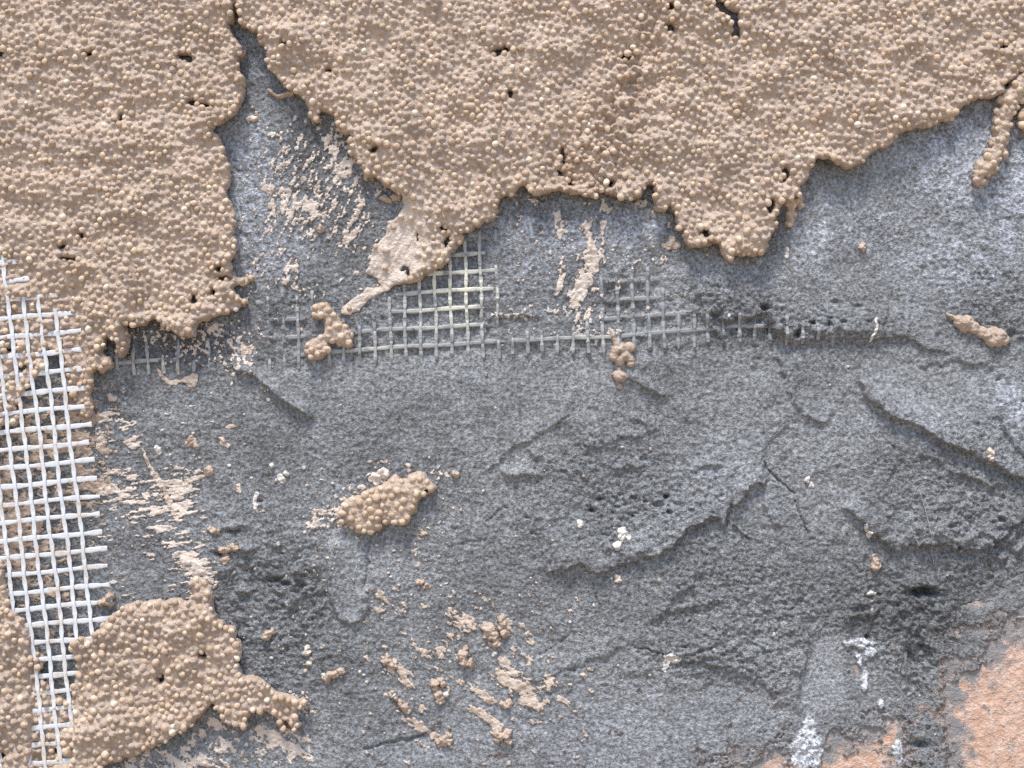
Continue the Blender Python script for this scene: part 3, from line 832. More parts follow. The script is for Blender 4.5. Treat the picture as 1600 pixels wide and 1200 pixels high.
# upper sheet
UP = [(372, -180), (370, -20), (371, 8), (373, 30), (386, 48), (402, 52), (410, 68), (420, 82), (420, 105), (432, 122), (447, 137), (462, 146), (480, 155), (485, 170), (486, 190), (498, 192), (505, 177), (518, 182), (525, 197), (540, 212), (550, 240), (560, 250), (570, 270), (573, 287), (585, 276), (600, 287), (615, 300),
      (627, 310), (627, 325), (618, 345), (607, 350), (606, 365), (586, 385), (578, 407), (574, 425), (587, 433), (592, 445), (575, 452), (560, 466), (537, 478), (541, 494), (555, 490), (570, 476), (590, 459), (607, 449), (625, 442), (650, 440), (675, 421), (697, 410), (710, 391), (730, 368), (750, 353), (775, 338), (778, 320), (790, 307), (803, 303),
      (812, 292), (826, 296), (832, 306), (850, 307), (866, 300), (882, 302), (905, 304), (925, 309), (940, 304), (970, 309), (985, 315), (997, 306), (1003, 296), (1018, 294), (1023, 312), (1024, 328), (1036, 332), (1045, 323), (1055, 337), (1058, 355), (1070, 363), (1068, 378), (1083, 388), (1097, 387), (1105, 380), (1125, 383), (1130, 397), (1140, 411), (1148, 400), (1160, 401), (1190, 396), (1200, 382),
      (1205, 362), (1212, 338), (1224, 318), (1238, 312), (1247, 297), (1259, 281), (1263, 261), (1280, 249), (1295, 256), (1320, 265), (1340, 258), (1355, 246), (1380, 233), (1390, 221), (1405, 208), (1430, 203), (1455, 198), (1475, 190), (1495, 173), (1520, 158), (1550, 155), (1565, 146), (1570, 133), (1590, 117), (1610, 90), (1660, 60), (1780, 40), (1780, -180)]
UP_H = [[(1112, -8), (1124, 8), (1138, 18), (1152, 26), (1156, 50), (1150, 65), (1143, 56), (1144, 40), (1130, 27), (1115, 20)], ell(1222, 276, 5.5, 10), ell(1147, 146, 4, 4), ell(1098, 365, 7, 6), ell(778, 84, 10, 5), ell(790, 80, 6, 4), ell(587, 235, 5, 4), ell(541, 217, 6, 6), ell(1204, 325, 5, 12, 20), ell(953, 292, 5, 4), ell(443, 70, 6, 5, 30), ell(622, 201, 3, 3), ell(729, 49, 3, 3), ell(880, 245, 4, 12), ell(872, 272, 6, 4), ell(890, 288, 6, 6), ell(1048, 45, 5, 4), ell(1050, 12, 4, 6), ell(976, 90, 6, 4), ell(798, 152, 4, 5), ell(691, 357, 6, 4, 30), ell(697, 378, 4, 10, 25), ell(655, 370, 3, 8, 10), ell(630, 420, 9, 4, -20), ell(640, 425, 5, 6), ell(515, 115, 5, 3), ell(1565, 78, 5, 4), ell(852, 297, 4, 3)]
tongue = lambda x, y: np.clip(1.15 * blob(x, y, 605, 405, 90, 50, -45) + 0.9 * blob(x, y, 560, 475, 40, 25, -30) + 0.4 * blob(x, y, 628, 330, 22, 45), 0, 1)
def up_thick(x, y):
    t = 15.0 + 3.0 * fbm(x, y, 160, 2, 401)
    t = t * (1 - 0.80 * tongue(x, y))
    t = t + 4.0 * blob(x, y, 990, 150, 60, 170, 25) + 5 * blob(x, y, 930, 250, 50, 50) + 9 * blob(x, y, 452, 55, 22, 30) + 5 * blob(x, y, 385, 10, 20, 25) + 4 * blob(x, y, 1500, 160, 120, 40, -20) + 3 * blob(x, y, 1150, 370, 70, 30)
    return t
def up_streak(x, y):
    a = perlin((x * 0.62 - y * 0.78) / 11, (x * 0.78 + y * 0.62) / 60, 411)
    b = perlin((x * 0.3 - y * 0.95) / 11, (x * 0.95 + y * 0.3) / 60, 415)
    m = sstep(500, 900, x)
    return 2.3 * (a * m + b * (1 - m))
def up_dens(x, y):
    a = perlin((x * 0.62 - y * 0.78) / 17, (x * 0.78 + y * 0.62) / 50, 421)
    d = 0.62 + 0.55 * a + 0.8 * blob(x, y, 985, 140, 60, 180, 25) + 0.6 * blob(x, y, 920, 265, 60, 40) + 0.4 * blob(x, y, 470, 110, 60, 90)
    return np.clip(d * (1 - 0.80 * tongue(x, y)), 0.02, 1)
def up_extra(g, D, rng):
    # torn lumpy band running down the middle of the sheet
    m = np.clip(blob(g.X, g.Y, 985, 140, 45, 170, 25) + blob(g.X, g.Y, 915, 265, 55, 40), 0, 1)
    return m * (17.0 * np.abs(fbm(g.X, g.Y, 26, 3, 431)) - 9.0) + tongue(g.X, g.Y) * 1.5 * perlin((g.X + 0.6 * g.Y) / 5, (g.Y - 0.6 * g.X) / 40, 435)
big_sheet((370, -160, 1770, 512), UP, UP_H, up_thick, up_streak, up_dens, "broad sheet of tan grainy render filling the top, ragged lower edge over grey cement", 1000,
          dry_f=lambda x, y: 0.85 * tongue(x, y), extra=up_extra, tries=150000, ang=(0.80, 0.60))

# left sheet
LE = [(-180, -180), (376, -180), (374, -20), (374, 5), (369, 25), (360, 42), (368, 58), (385, 80), (373, 97), (382, 125), (375, 145), (380, 160), (367, 185), (350, 197), (336, 204), (337, 212), (350, 232), (360, 262), (362, 282), (360, 300), (365, 325), (372, 340), (365, 360), (372, 388), (365, 405), (363, 425), (372, 438), (398, 432), (394, 441), (366, 450), (376, 466), (392, 473), (376, 482), (355, 492), (340, 496), (312, 506), (310, 522), (297, 527), (275, 518), (260, 506), (240, 500), (230, 511), (212, 513), (206, 507),
      (205, 530), (203, 550), (193, 558), (185, 548), (181, 528), (174, 522), (170, 540), (164, 552), (175, 565), (175, 577), (160, 582), (153, 576), (151, 586), (154, 596), (152, 606), (148, 616), (151, 632), (143, 648), (130, 648), (121, 627), (115, 618), (104, 602), (98, 575), (90, 552), (78, 545), (70, 556), (72, 575), (55, 590), (48, 606), (30, 622), (31, 650), (24, 668), (8, 662), (-10, 672), (-180, 700)]
LE_H = [ell(292, 92, 11, 5, 15), ell(145, 88, 6, 4), ell(325, 167, 9, 4, 5), ell(306, 163, 5, 5), ell(195, 188, 5, 4), ell(4, 84, 4, 8), ell(100, 384, 8, 3.5, -15), ell(133, 372, 3, 6), ell(112, 408, 14, 2.5, 5), ell(305, 470, 4, 8, 20), ell(346, 422, 5, 4, -25), ell(337, 458, 5, 6), ell(352, 437, 9, 3), ell(282, 315, 4, 3), ell(293, 263, 4, 3), ell(362, 304, 4, 4), ell(348, 50, 3, 4), ell(30, 170, 4, 3, 30), ell(18, 545, 6, 4), ell(40, 575, 5, 6), ell(15, 620, 4, 6)]
meshy = lambda x, y: sstep(455, 492, y + 0.25 * x) * sstep(150, 122, x - 0.03 * (y - 500))
def le_thick(x, y):
    t = 15 + 2.5 * fbm(x, y, 150, 2, 501)
    t = t - 2.0 * sstep(220, 20, x)
    t = t + 13 * blob(x, y, 204, 430, 13, 55, 0) + 12 * blob(x, y, 194, 515, 12, 55) + 4 * blob(x, y, 365, 140, 20, 60) + 3 * blob(x, y, 300, 510, 40, 30)
    return t * (1 - 0.64 * meshy(x, y)) * (1 - 0.5 * blob(x, y, 20, 425, 50, 30)) * (1 - 0.6 * blob(x, y, 385, 436, 14, 10)) * (1 - 0.5 * blob(x, y, 375, 475, 25, 16))
def le_streak(x, y):
    return 2.6 * perlin((x + 0.35 * y) / 62, (y - 0.10 * x) / 10, 511)
def le_dens(x, y):
    a = perlin((x + 0.3 * y) / 55, y / 15, 521)
    d = 0.5 + 0.5 * a + 0.35 * sstep(180, 330, x) + 0.9 * blob(x, y, 200, 450, 18, 110) - 0.25 * blob(x, y, 60, 190, 120, 130)
    dn = net_dist(x, y)
    return np.clip(np.where(meshy(x, y) > 0.4, np.where(dn > 6.5, 0.9, 0.0), d), 0.03, 1)
def net_dist(x, y):
    """distance to the nearest strand of the white net"""
    rows = np.array([net_row(k) for k in range(30)], float)
    ry = y - ROW_SL * x
    kr = np.interp(ry, rows, np.arange(30))
    dr = np.abs(kr - np.round(kr)) * 28.2
    kc = (x - 21 - 0.115 * (y - 500)) / 23.8
    dc = np.abs(kc - np.round(kc)) * 23.8
    return np.minimum(dr, dc)
def le_extra(g, D, rng):
    return meshy(g.X, g.Y) * (5.5 * sstep(4, 10, net_dist(g.X, g.Y)) * np.clip(0.5 + 1.2 * fbm(g.X, g.Y, 40, 2, 531), 0, 1.2))
big_sheet((-170, -160, 404, 690), LE, LE_H, le_thick, le_streak, le_dens, "tan grainy render sheet beside the white net, combed sideways, dripping at its lower rim", 1100, extra=le_extra, tries=85000, rr=(3.6, 5.7), ang=(0.99, 0.10))

# lower left sheet
LL = [(-180, 858), (0, 872), (10, 900), (20, 925), (25, 950), (48, 980), (55, 1008), (76, 1030), (68, 1042), (70, 1060), (82, 1072), (92, 1088), (108, 1095), (121, 1078), (123, 1050), (125, 1027), (116, 1015), (122, 1000), (150, 992), (165, 973), (180, 958), (200, 945), (212, 937), (230, 940), (243, 933), (262, 937), (280, 933), (298, 936), (306, 922), (300, 908), (312, 902), (330, 905), (335, 925), (338, 950), (350, 970), (370, 985), (378, 1005), (380, 1020), (375, 1040), (386, 1052), (402, 1056), (418, 1066), (432, 1080), (460, 1090), (480, 1100), (464, 1110), (474, 1130), (461, 1138), (447, 1126), (437, 1133), (428, 1117), (402, 1110), (391, 1115), (386, 1134), (363, 1132), (348, 1122), (342, 1106), (332, 1097), (316, 1115), (300, 1132), (270, 1150), (240, 1160), (217, 1177), (186, 1182), (160, 1197), (140, 1230), (110, 1380), (-180, 1380)]
LL_H = [ell(319, 1019, 5, 5), ell(345, 1026, 4, 4), ell(367, 1021, 3.5, 3), ell(337, 1032, 3, 4), ell(370, 1035, 3, 3), ell(256, 1057, 4.5, 4), ell(351, 1088, 3, 3), ell(124, 1168, 5, 6), ell(6, 1178, 5, 6), ell(92, 1172, 5, 5)]
corr = lambda x, y: sstep(-2, 8, 38 - np.abs(x - (85 + 0.02 * (y - 1000)))) * sstep(985, 1005, y) * sstep(1205, 1185, y)
def ll_thick(x, y):
    t = 17 + 2.5 * fbm(x, y, 120, 2, 601) + 5 * blob(x, y, 300, 960, 60, 22) + 4 * blob(x, y, 60, 960, 40, 60) + 4 * blob(x, y, 180, 1130, 80, 30) + 3 * blob(x, y, 370, 1090, 40, 25)
    t = t * (1 - 0.55 * blob(x, y, 320, 905, 24, 22)) * (1 - 0.45 * blob(x, y, 450, 1100, 40, 30))
    return t * (1 - 0.60 * corr(x, y))
def ll_dens(x, y):
    d = 0.62 + 0.5 * perlin(x / 50, y / 16, 621) + 0.5 * blob(x, y, 300, 960, 80, 25) + 0.5 * blob(x, y, 370, 1090, 50, 40) + 0.4 * blob(x, y, 180, 1130, 90, 35)
    return np.clip(np.where(corr(x, y) > 0.4, np.where(net_dist(x, y) > 6.5, 0.8, 0), d), 0.03, 1)
def ll_extra(g, D, rng):
    return corr(g.X, g.Y) * (6.0 * sstep(4, 10, net_dist(g.X, g.Y)) * np.clip(0.5 + 1.2 * fbm(g.X, g.Y, 40, 2, 631), 0, 1.2))
big_sheet((-170, 850, 490, 1355), LL, LL_H, ll_thick, lambda x, y: 2.4 * perlin(x / 55, (y + 0.15 * x) / 10, 611), ll_dens, "tan grainy render patch at the foot of the white net, rounded hump over grey cement", 1200, extra=ll_extra, tries=65000, rr=(3.8, 6.2), ang=(0.98, 0.17))

# ---------------------------------------------------------------- strands
def strand(name, xs, ys, hs, wid, thk, mat, parent, sides=6, col=None):
    xs, ys, hs, wid, thk = [np.asarray(v, float) * np.ones(len(xs)) for v in (xs, ys, hs, wid, thk)]
    n = len(xs)
    tx, ty = np.gradient(xs), np.gradient(ys)
    l = np.hypot(tx, ty) + 1e-9
    nx_, ny_ = -ty / l, tx / l
    co = []
    for k in range(sides):
        a = 2 * math.pi * k / sides
        co.append(np.stack([xs + nx_ * wid * 0.5 * math.cos(a), ys + ny_ * wid * 0.5 * math.cos(a), hs + thk * 0.5 * math.sin(a)], 1))
    co = np.stack(co, 1).reshape(-1, 3)
    q = []
    for k in range(sides):
        i = np.arange(n - 1)
        q.append(np.stack([i * sides + k, i * sides + (k + 1) % sides, (i + 1) * sides + (k + 1) % sides, (i + 1) * sides + k], 1))
    caps = []
    for e, rev in ((0, False), (n - 1, True)):
        b = e * sides
        caps += [(b, b + 1, b + 2, b + 3), (b, b + 3, b + 4, b + 5)]
    q = np.concatenate(q + [np.array(caps)])
    wco = np.stack([(co[:, 0] - 800) * S, -co[:, 2] * S, (600 - co[:, 1]) * S], 1)
    return mesh_np(name, wco, q, mat, parent, None if col is None else np.repeat(col, sides, axis=0), smooth=False)

rng = np.random.RandomState(77)
net = tag(empty("glass_fibre_net", 80, 1200), "white glass fibre net hanging loose at the left, strand ends sticking out", "mesh")
for k in range(30):
    x = np.arange(-165, ROW_END[k] + rng.uniform(-2, 2), 4.0)
    y = net_row(k) + ROW_SL * x + 0.8 * np.sin(x / 23 + k)
    h = net_level(x, y) + 1.0 * rng.randn() * 0.3 + 2.0 * sstep(ROW_END[k] - 25, ROW_END[k], x) * rng.uniform(-0.6, 1)
    strand("strand", x, y, h, 7.4 + 1.1 * np.sin(x / 9 + k) + 0.8 * np.sin(x / 3.7 + 2 * k) + rng.uniform(-0.4, 0.4), 1.1, M_WHITE, net)
for k in range(-8, 4):
    y1 = {3: 994, 2: 1010, 1: 1180}.get(k, 1230)
    y0 = {3: 483, 2: 466, 1: 455, 0: 400}.get(k, 380)
    y = np.arange(y0, y1, 3.0)
    x = warp_x(k, y) + 0.9 * np.sin(y / 37 + k * 1.7) + 0.6 * np.sin(y / 9.0 + k)
    ry = y - ROW_SL * x
    kr = np.interp(ry, [net_row(q) for q in range(30)], np.arange(30))
    ph = np.abs(kr - np.round(kr)) * 2           # 0 at a crossing, 1 mid-cell
    strand("strand", x, y, net_level(x, y) + 0.9 + 1.0 * (1 - ph), 4.4 + 2.8 * ph, 1.3, M_WHITE, net)

# the net lying in the cement
emb = tag(empty("glass_fibre_net", 720, 560), "cream glass fibre net strip half buried in the grey cement, cut strand ends below", "mesh")
def emb_h(x, y):
    b = W.sample(NETBASE, x, y)
    v = W.sample(vis, x, y)
    e = bare(x, y) + 0.62 * skin(x, y) + 0.75 * fbm(np.asarray(x, np.float32), np.asarray(y, np.float32), 30, 2, 66)
    return b + v * 1.5 + np.clip(-3.4 + 7.0 * e, -6.0, 1.3)
def fibre_col(x, y):         # clean cream glass in the middle, cement-caked elsewhere
    m = np.clip(1.2 * blob(x, y, 708, 450, 70, 62) + 0.45 * blob(x, y, 590, 550, 60, 20) + 0.4 * blob(x, y, 905, 537, 60, 20) + 0.45 * blob(x, y, 240, 575, 60, 20), 0, 1)[:, None]
    return np.array((0.27, 0.28, 0.29)) * (1 - m) + np.array((0.66, 0.65, 0.55)) * m
for j in range(0, 7):
    spans = [(168, 1330)] if j == 0 else {1: [(400, 760), (880, 1120)], 2: [(400, 490), (530, 790), (920, 1060)], 3: [(400, 490), (560, 790), (920, 1040)], 4: [(590, 785)], 5: [(660, 800)], 6: [(690, 800)]}[j]
    for a, b in spans:
        x = np.arange(a, b, 4.0)
        y = bot_y(x) - NET_P * j + 0.7 * np.sin(x / 21 + j)
        strand("strand", x, y, emb_h(x, y) - 1.5 * (1 - np.clip(1.5 * blob(x, y, 708, 450, 80, 70), 0, 1)), 6.6 + 0.9 * np.sin(x / 8 + j), 2.2, M_CREAM, emb, col=fibre_col(x, y))
for xv in NET_V:
    top = -175 if 600 < xv < 790 else (-105 if 400 < xv < 600 or 930 < xv < 1040 else -30)
    y = np.arange(bot_y(xv) + top, bot_y(xv) + cut + rng.uniform(-5, 5), 3.0)
    x = xv + 0.03 * (y - bot_y(xv)) + 0.7 * np.sin(y / 17 + xv)
    ph = np.abs(((y - bot_y(xv)) / NET_P + 0.5) % 1.0 - 0.5) * 2
    strand("strand", x, y, emb_h(x, y) + 0.7, 3.8 + 2.4 * ph, 2.0, M_CREAM, emb, col=fibre_col(x, y))

# ---------------------------------------------------------------- clumps: drops and blobs of render clinging to the wall
def clump(name, label, cat, group, outline=None, balls=(), T=10.0, dens=0.8, rr=(5, 7), seed=1, dx=1.3, lipr=8, film=0.0, jit=1.0, rgb=PASTE, holes=None, pale=0.0, proud=0.3):
    rg = np.random.RandomState(seed)
    pts = (list(outline) if outline else []) + [(b[0] + s * b[2] * 1.3, b[1] + t * b[2] * 1.3) for b in balls for s in (-1, 1) for t in (-1, 1)]
    pts = np.array(pts, float)
    g = Grid(pts[:, 0].min() - 8, pts[:, 1].min() - 8, pts[:, 0].max() + 8, pts[:, 1].max() + 8, dx)
    xw, yw = warp(g, 700 + seed, 2.2 * jit, 2.5 * jit, 9, 25)
    D = np.full(g.X.shape, -60.0, np.float32)
    Wf = W.sample(H, g.X, g.Y)
    surf = np.zeros(g.X.shape, np.float32)
    if outline:
        D = poly_sdf(g, [outline], 60, xw, yw)
        surf = T * (0.2 + 0.8 * lip(D, lipr))
    if holes: D = np.minimum(D, -poly_sdf(g, holes, 60, g.X, g.Y))
    for b in balls:                # smooth union of round lobes (x, y, r)
        d = b[2] - np.hypot(xw - b[0], yw - b[1])
        z = np.sqrt(np.clip(1 - np.clip(1 - d / b[2], 0, 1) ** 2, 0, 1)) * b[2] * (b[3] if len(b) > 3 else 1.2)
        kk = 2.5
        surf = kk * np.log(np.exp(np.clip(surf, 0, 60) / kk) + np.exp(z / kk)) - (kk * math.log(2) if True else 0) * np.exp(-np.abs(surf - z) / kk)
        D = np.maximum(D, d)
    surf = surf + 0.9 * fbm(g.X, g.Y, 14, 3, 720 + seed) + (1.8 * jit * fbm(g.X, g.Y, 9, 3, 740 + seed, 0.65) if dens == 0 else 0)
    beads = scatter(g, D, np.full(g.X.shape, dens, np.float32), rr[0], rr[1], rg, int(g.X.size * 0.5), 1.5) if dens > 0 else np.zeros((0, 3))
    fillet(g, surf, beads, 0.4, 1.4)
    Hs = np.maximum(Wf + surf, Wf + 0.7)
    root = empty(name, pts[:, 0].mean(), pts[:, 1].max())
    tag(root, label, cat, group)
    make_sheet("paste", g, D, Hs, Wf, M_PASTE, root, np.asarray(rgb, np.float32), 0.4, 2.5)
    if len(beads):
        hb = g.sample(Hs, beads[:, 0], beads[:, 1])
        add_grains(root, beads, hb - 0.4 * beads[:, 2] + rg.uniform(-0.3, proud, len(beads)) * beads[:, 2], rg, pale=pale)
    return root

G1 = "clumps of tan render stuck to the wall"
clump("render_clump", "tan render clump hanging on the cut net strip, hollow in its middle", "render", G1,
      [(493, 476), (507, 474), (520, 485), (535, 505), (549, 522), (552, 540), (543, 548), (532, 541), (524, 536), (513, 536), (514, 553), (502, 562), (486, 561), (476, 547), (483, 532), (500, 525), (508, 514), (505, 500), (493, 500), (489, 488)], T=12, dens=0.35, rr=(4.5, 6.5), seed=3)
clump("render_clump", "large oval tan clump packed with pale grains below the middle of the wall", "render", G1,
      [(530, 797), (541, 781), (560, 774), (580, 766), (600, 755), (615, 743), (630, 748), (645, 742), (661, 737), (672, 752), (683, 762), (666, 772), (652, 782), (650, 797), (636, 817), (617, 821), (601, 817), (592, 830), (560, 833), (549, 820), (535, 818), (538, 807)], T=15, dens=0.95, rr=(4.6, 6.4), seed=5, lipr=14, holes=[ell(667, 766, 3.5, 3)], pale=0.18, proud=0.5)
clump("render_clump", "lacy thin tan scrap above the oval grainy clump", "render", G1,
      [(578, 746), (585, 736), (600, 733), (609, 740), (606, 750), (596, 748), (590, 757), (580, 754)], T=2.5, dens=0, seed=6, jit=2.0, rgb=PASTE_DRY, lipr=3)
clump("render_clump", "small tan drop of grape-like grains hanging from the net's lower edge", "render", G1,
      [(953, 516), (959, 516), (962, 528), (968, 540), (960, 541), (956, 528)], [(962, 548, 8), (972, 545, 8), (983, 543, 8), (960, 557, 8), (968, 563, 8), (977, 555, 9), (984, 560, 7), (985, 568, 6)], T=5, dens=0, seed=7, jit=0.3)
clump("render_clump", "single tan bead with a white tail below the grape-like drop", "render", G1,
      [(965, 574), (969, 574), (969, 584), (965, 584)], [(967, 588, 9.5), (963, 585, 6), (972, 590, 6), (968, 604, 4, 0.8)], T=3, dens=0, seed=8, jit=0.5)
clump("render_clump", "knobbly tan twist of render lying near the right edge", "render", G1,
      [(1479, 491), (1484, 492), (1498, 499), (1494, 503)], [(1500, 503, 9), (1511, 504, 11), (1508, 511, 8), (1522, 512, 9), (1533, 518, 9), (1545, 524, 10), (1553, 520, 9), (1561, 522, 9), (1560, 531, 10), (1549, 533, 9), (1570, 532, 7)], T=4, dens=0, seed=9, jit=0.5)
clump("render_strand", "hanging tan drip of render crossing the upper right corner", "render", G1,
      [(1612, 70), (1590, 112), (1566, 142), (1556, 168), (1552, 195), (1546, 215), (1536, 240), (1524, 262), (1518, 275), (1516, 285), (1525, 291), (1536, 284), (1550, 270), (1563, 254), (1572, 236), (1574, 205), (1586, 180), (1600, 150), (1640, 110), (1660, 70)], T=18, dens=0.35, rr=(4, 6.5), seed=10, lipr=16, jit=1.6)
clump("render_strand", "tan render lump cut by the right edge beside the hanging drip", "render", G1,
      [(1640, 150), (1603, 165), (1592, 178), (1588, 195), (1598, 208), (1612, 218), (1650, 225)], T=14, dens=0.8, rr=(5, 7), seed=12, lipr=10)
clump("render_strand", "short grainy tan dribble off the upper sheet's rim above the bare cement", "render", G1,
      [(1225, 318), (1236, 306), (1250, 300), (1254, 320), (1248, 330), (1243, 322), (1240, 338), (1239, 352), (1229, 354), (1226, 342), (1230, 328)], T=8, dens=0.7, rr=(4, 5.5), seed=13, lipr=6)
clump("render_strand", "curled dark-edged tan sliver beside the upper sheet's left rim", "render", G1,
      [(419, 139), (426, 141), (432, 148), (442, 146), (452, 142), (462, 143), (458, 149), (446, 152), (434, 154), (424, 148)], T=7, dens=0, seed=14, lipr=4, jit=0.6)
clump("render_clump", "tan render knob on a white net strand end above the grainy hump", "render", G1, None, [(174, 931, 7, 2.8), (168, 938, 7, 2.6), (175, 941, 6, 2.6), (160, 941, 5, 2.6)], dens=0, seed=15, jit=0.5)
for n_, (lab, bl, sd) in enumerate([
    ("tan three-lobed crumb beside a dark pit in torn cement", [(351, 860, 6), (358, 857, 5), (366, 855, 6), (354, 869, 7), (351, 876, 6)], 21),
    ("ragged tan lump, tallest of the spatters low in the middle", [(764, 982, 10), (770, 992, 10), (776, 1003, 8), (760, 990, 6), (787, 976, 8), (790, 990, 7), (784, 968, 7)], 22),
    ("tan lump with a pale dab on its flank, under the tallest spatter", [(723, 1022, 8), (728, 1014, 6), (727, 1033, 7), (735, 1036, 7), (720, 1033, 4)], 23),
    ("curved tan lump holding two white specks low in the middle", [(680, 1066, 7), (688, 1062, 6), (694, 1068, 6), (681, 1076, 6), (684, 1086, 7), (688, 1095, 6)], 24),
    ("tan sausage-shaped crumb with a white speck at its upper end", [(612, 1084, 5), (619, 1093, 5), (627, 1100, 6), (634, 1104, 7), (636, 1110, 5)], 25),
    ("tan crumb left of the torn dark cement hollow's foot", [(422, 991, 7), (418, 996, 5), (426, 987, 5)], 26),
    ("knobbly tan crumb at the right tip of the grainy hump", [(516, 1058, 7), (524, 1055, 6), (533, 1049, 6), (510, 1063, 5)], 27),
    ("small round tan crumb high on the chalky cement at the right", [(1349, 384, 6), (1353, 388, 5)], 28),
    ("pale pinkish crumb on the slanting ridge near the right edge", [(1541, 708, 6), (1544, 716, 6), (1539, 704, 4)], 29),
    ("small tan crumb of two beads under the ragged cement ledge at the right", [(1367, 877, 6), (1369, 884, 7), (1365, 870, 3)], 30),
    ("tan crumb beside a dark dent in the cement near the net", [(301, 687, 6), (304, 694, 6), (296, 692, 4)], 31),
    ("smooth oval tan crumb between the net and the oval clump", [(327, 735, 7), (325, 738, 5)], 32),
    ("little round tan crumb off the oval clump's right tip", [(713, 741, 6)], 33),
    ("tiny angular tan crumb under the oval clump's right end", [(662, 829, 4), (665, 832, 3), (660, 834, 3)], 34),
    ("tan bead with a flat scrap beside it above the lower spatters", [(654, 911, 6), (666, 916, 4, 0.5), (670, 919, 3, 0.5)], 35),
    ("pale oval bead under the long ragged ridge", [(967, 905, 5), (967, 902, 4)], 36),
    ("yellowish bead at the spatters' right end", [(911, 1056, 5)], 37),
    ("tan crumb touching the thin scraped streaks under the upper sheet", [(500, 358, 6), (498, 362, 4)], 38),
    ("pair of tan lumps at the notch in the upper sheet's left flank", [(602, 312, 7), (608, 314, 5), (617, 308, 6), (624, 306, 6)], 39),
    ("pale bead pair on the cement by the left sheet's rim", [(389, 186, 5), (394, 185, 5)], 40),
    ("long pale crumb of the tan spray by the wedge-shaped scrapes", [(333, 827, 4), (340, 829, 4), (328, 825, 3)], 41),
    ("tan speck lump at the tip of the spatter streak low in the middle", [(694, 1156, 7), (686, 1160, 5), (703, 1158, 5), (700, 1151, 4)], 42),
    ("pinkish lump ending the spatter streak above the bottom edge", [(776, 1146, 6), (784, 1150, 7), (793, 1148, 7), (796, 1156, 5), (778, 1156, 5)], 43),
    ("small tan lump between the spatter streaks near the bottom edge", [(785, 1097, 6), (793, 1098, 6), (789, 1102, 5)], 44),
    ("tan wedge of crumbs above the spatter streaks low in the middle", [(606, 1030, 6), (612, 1036, 6), (601, 1034, 4), (617, 1040, 4)], 45),
    ("pale cream flake crumb below the torn hollow", [(479, 1020, 5), (478, 1014, 3), (484, 1040, 4), (483, 1034, 3)], 46)]):
    clump("render_crumb", lab, "crumb", "crumbs of render on the grey cement", None, bl, dens=0, seed=sd, dx=0.8, jit=1.3, rgb=np.array((0.68, 0.60, 0.51)) if sd in (29, 36, 37, 40, 46) else PASTE * 1.06)
WHITE = (0.72, 0.70, 0.66)
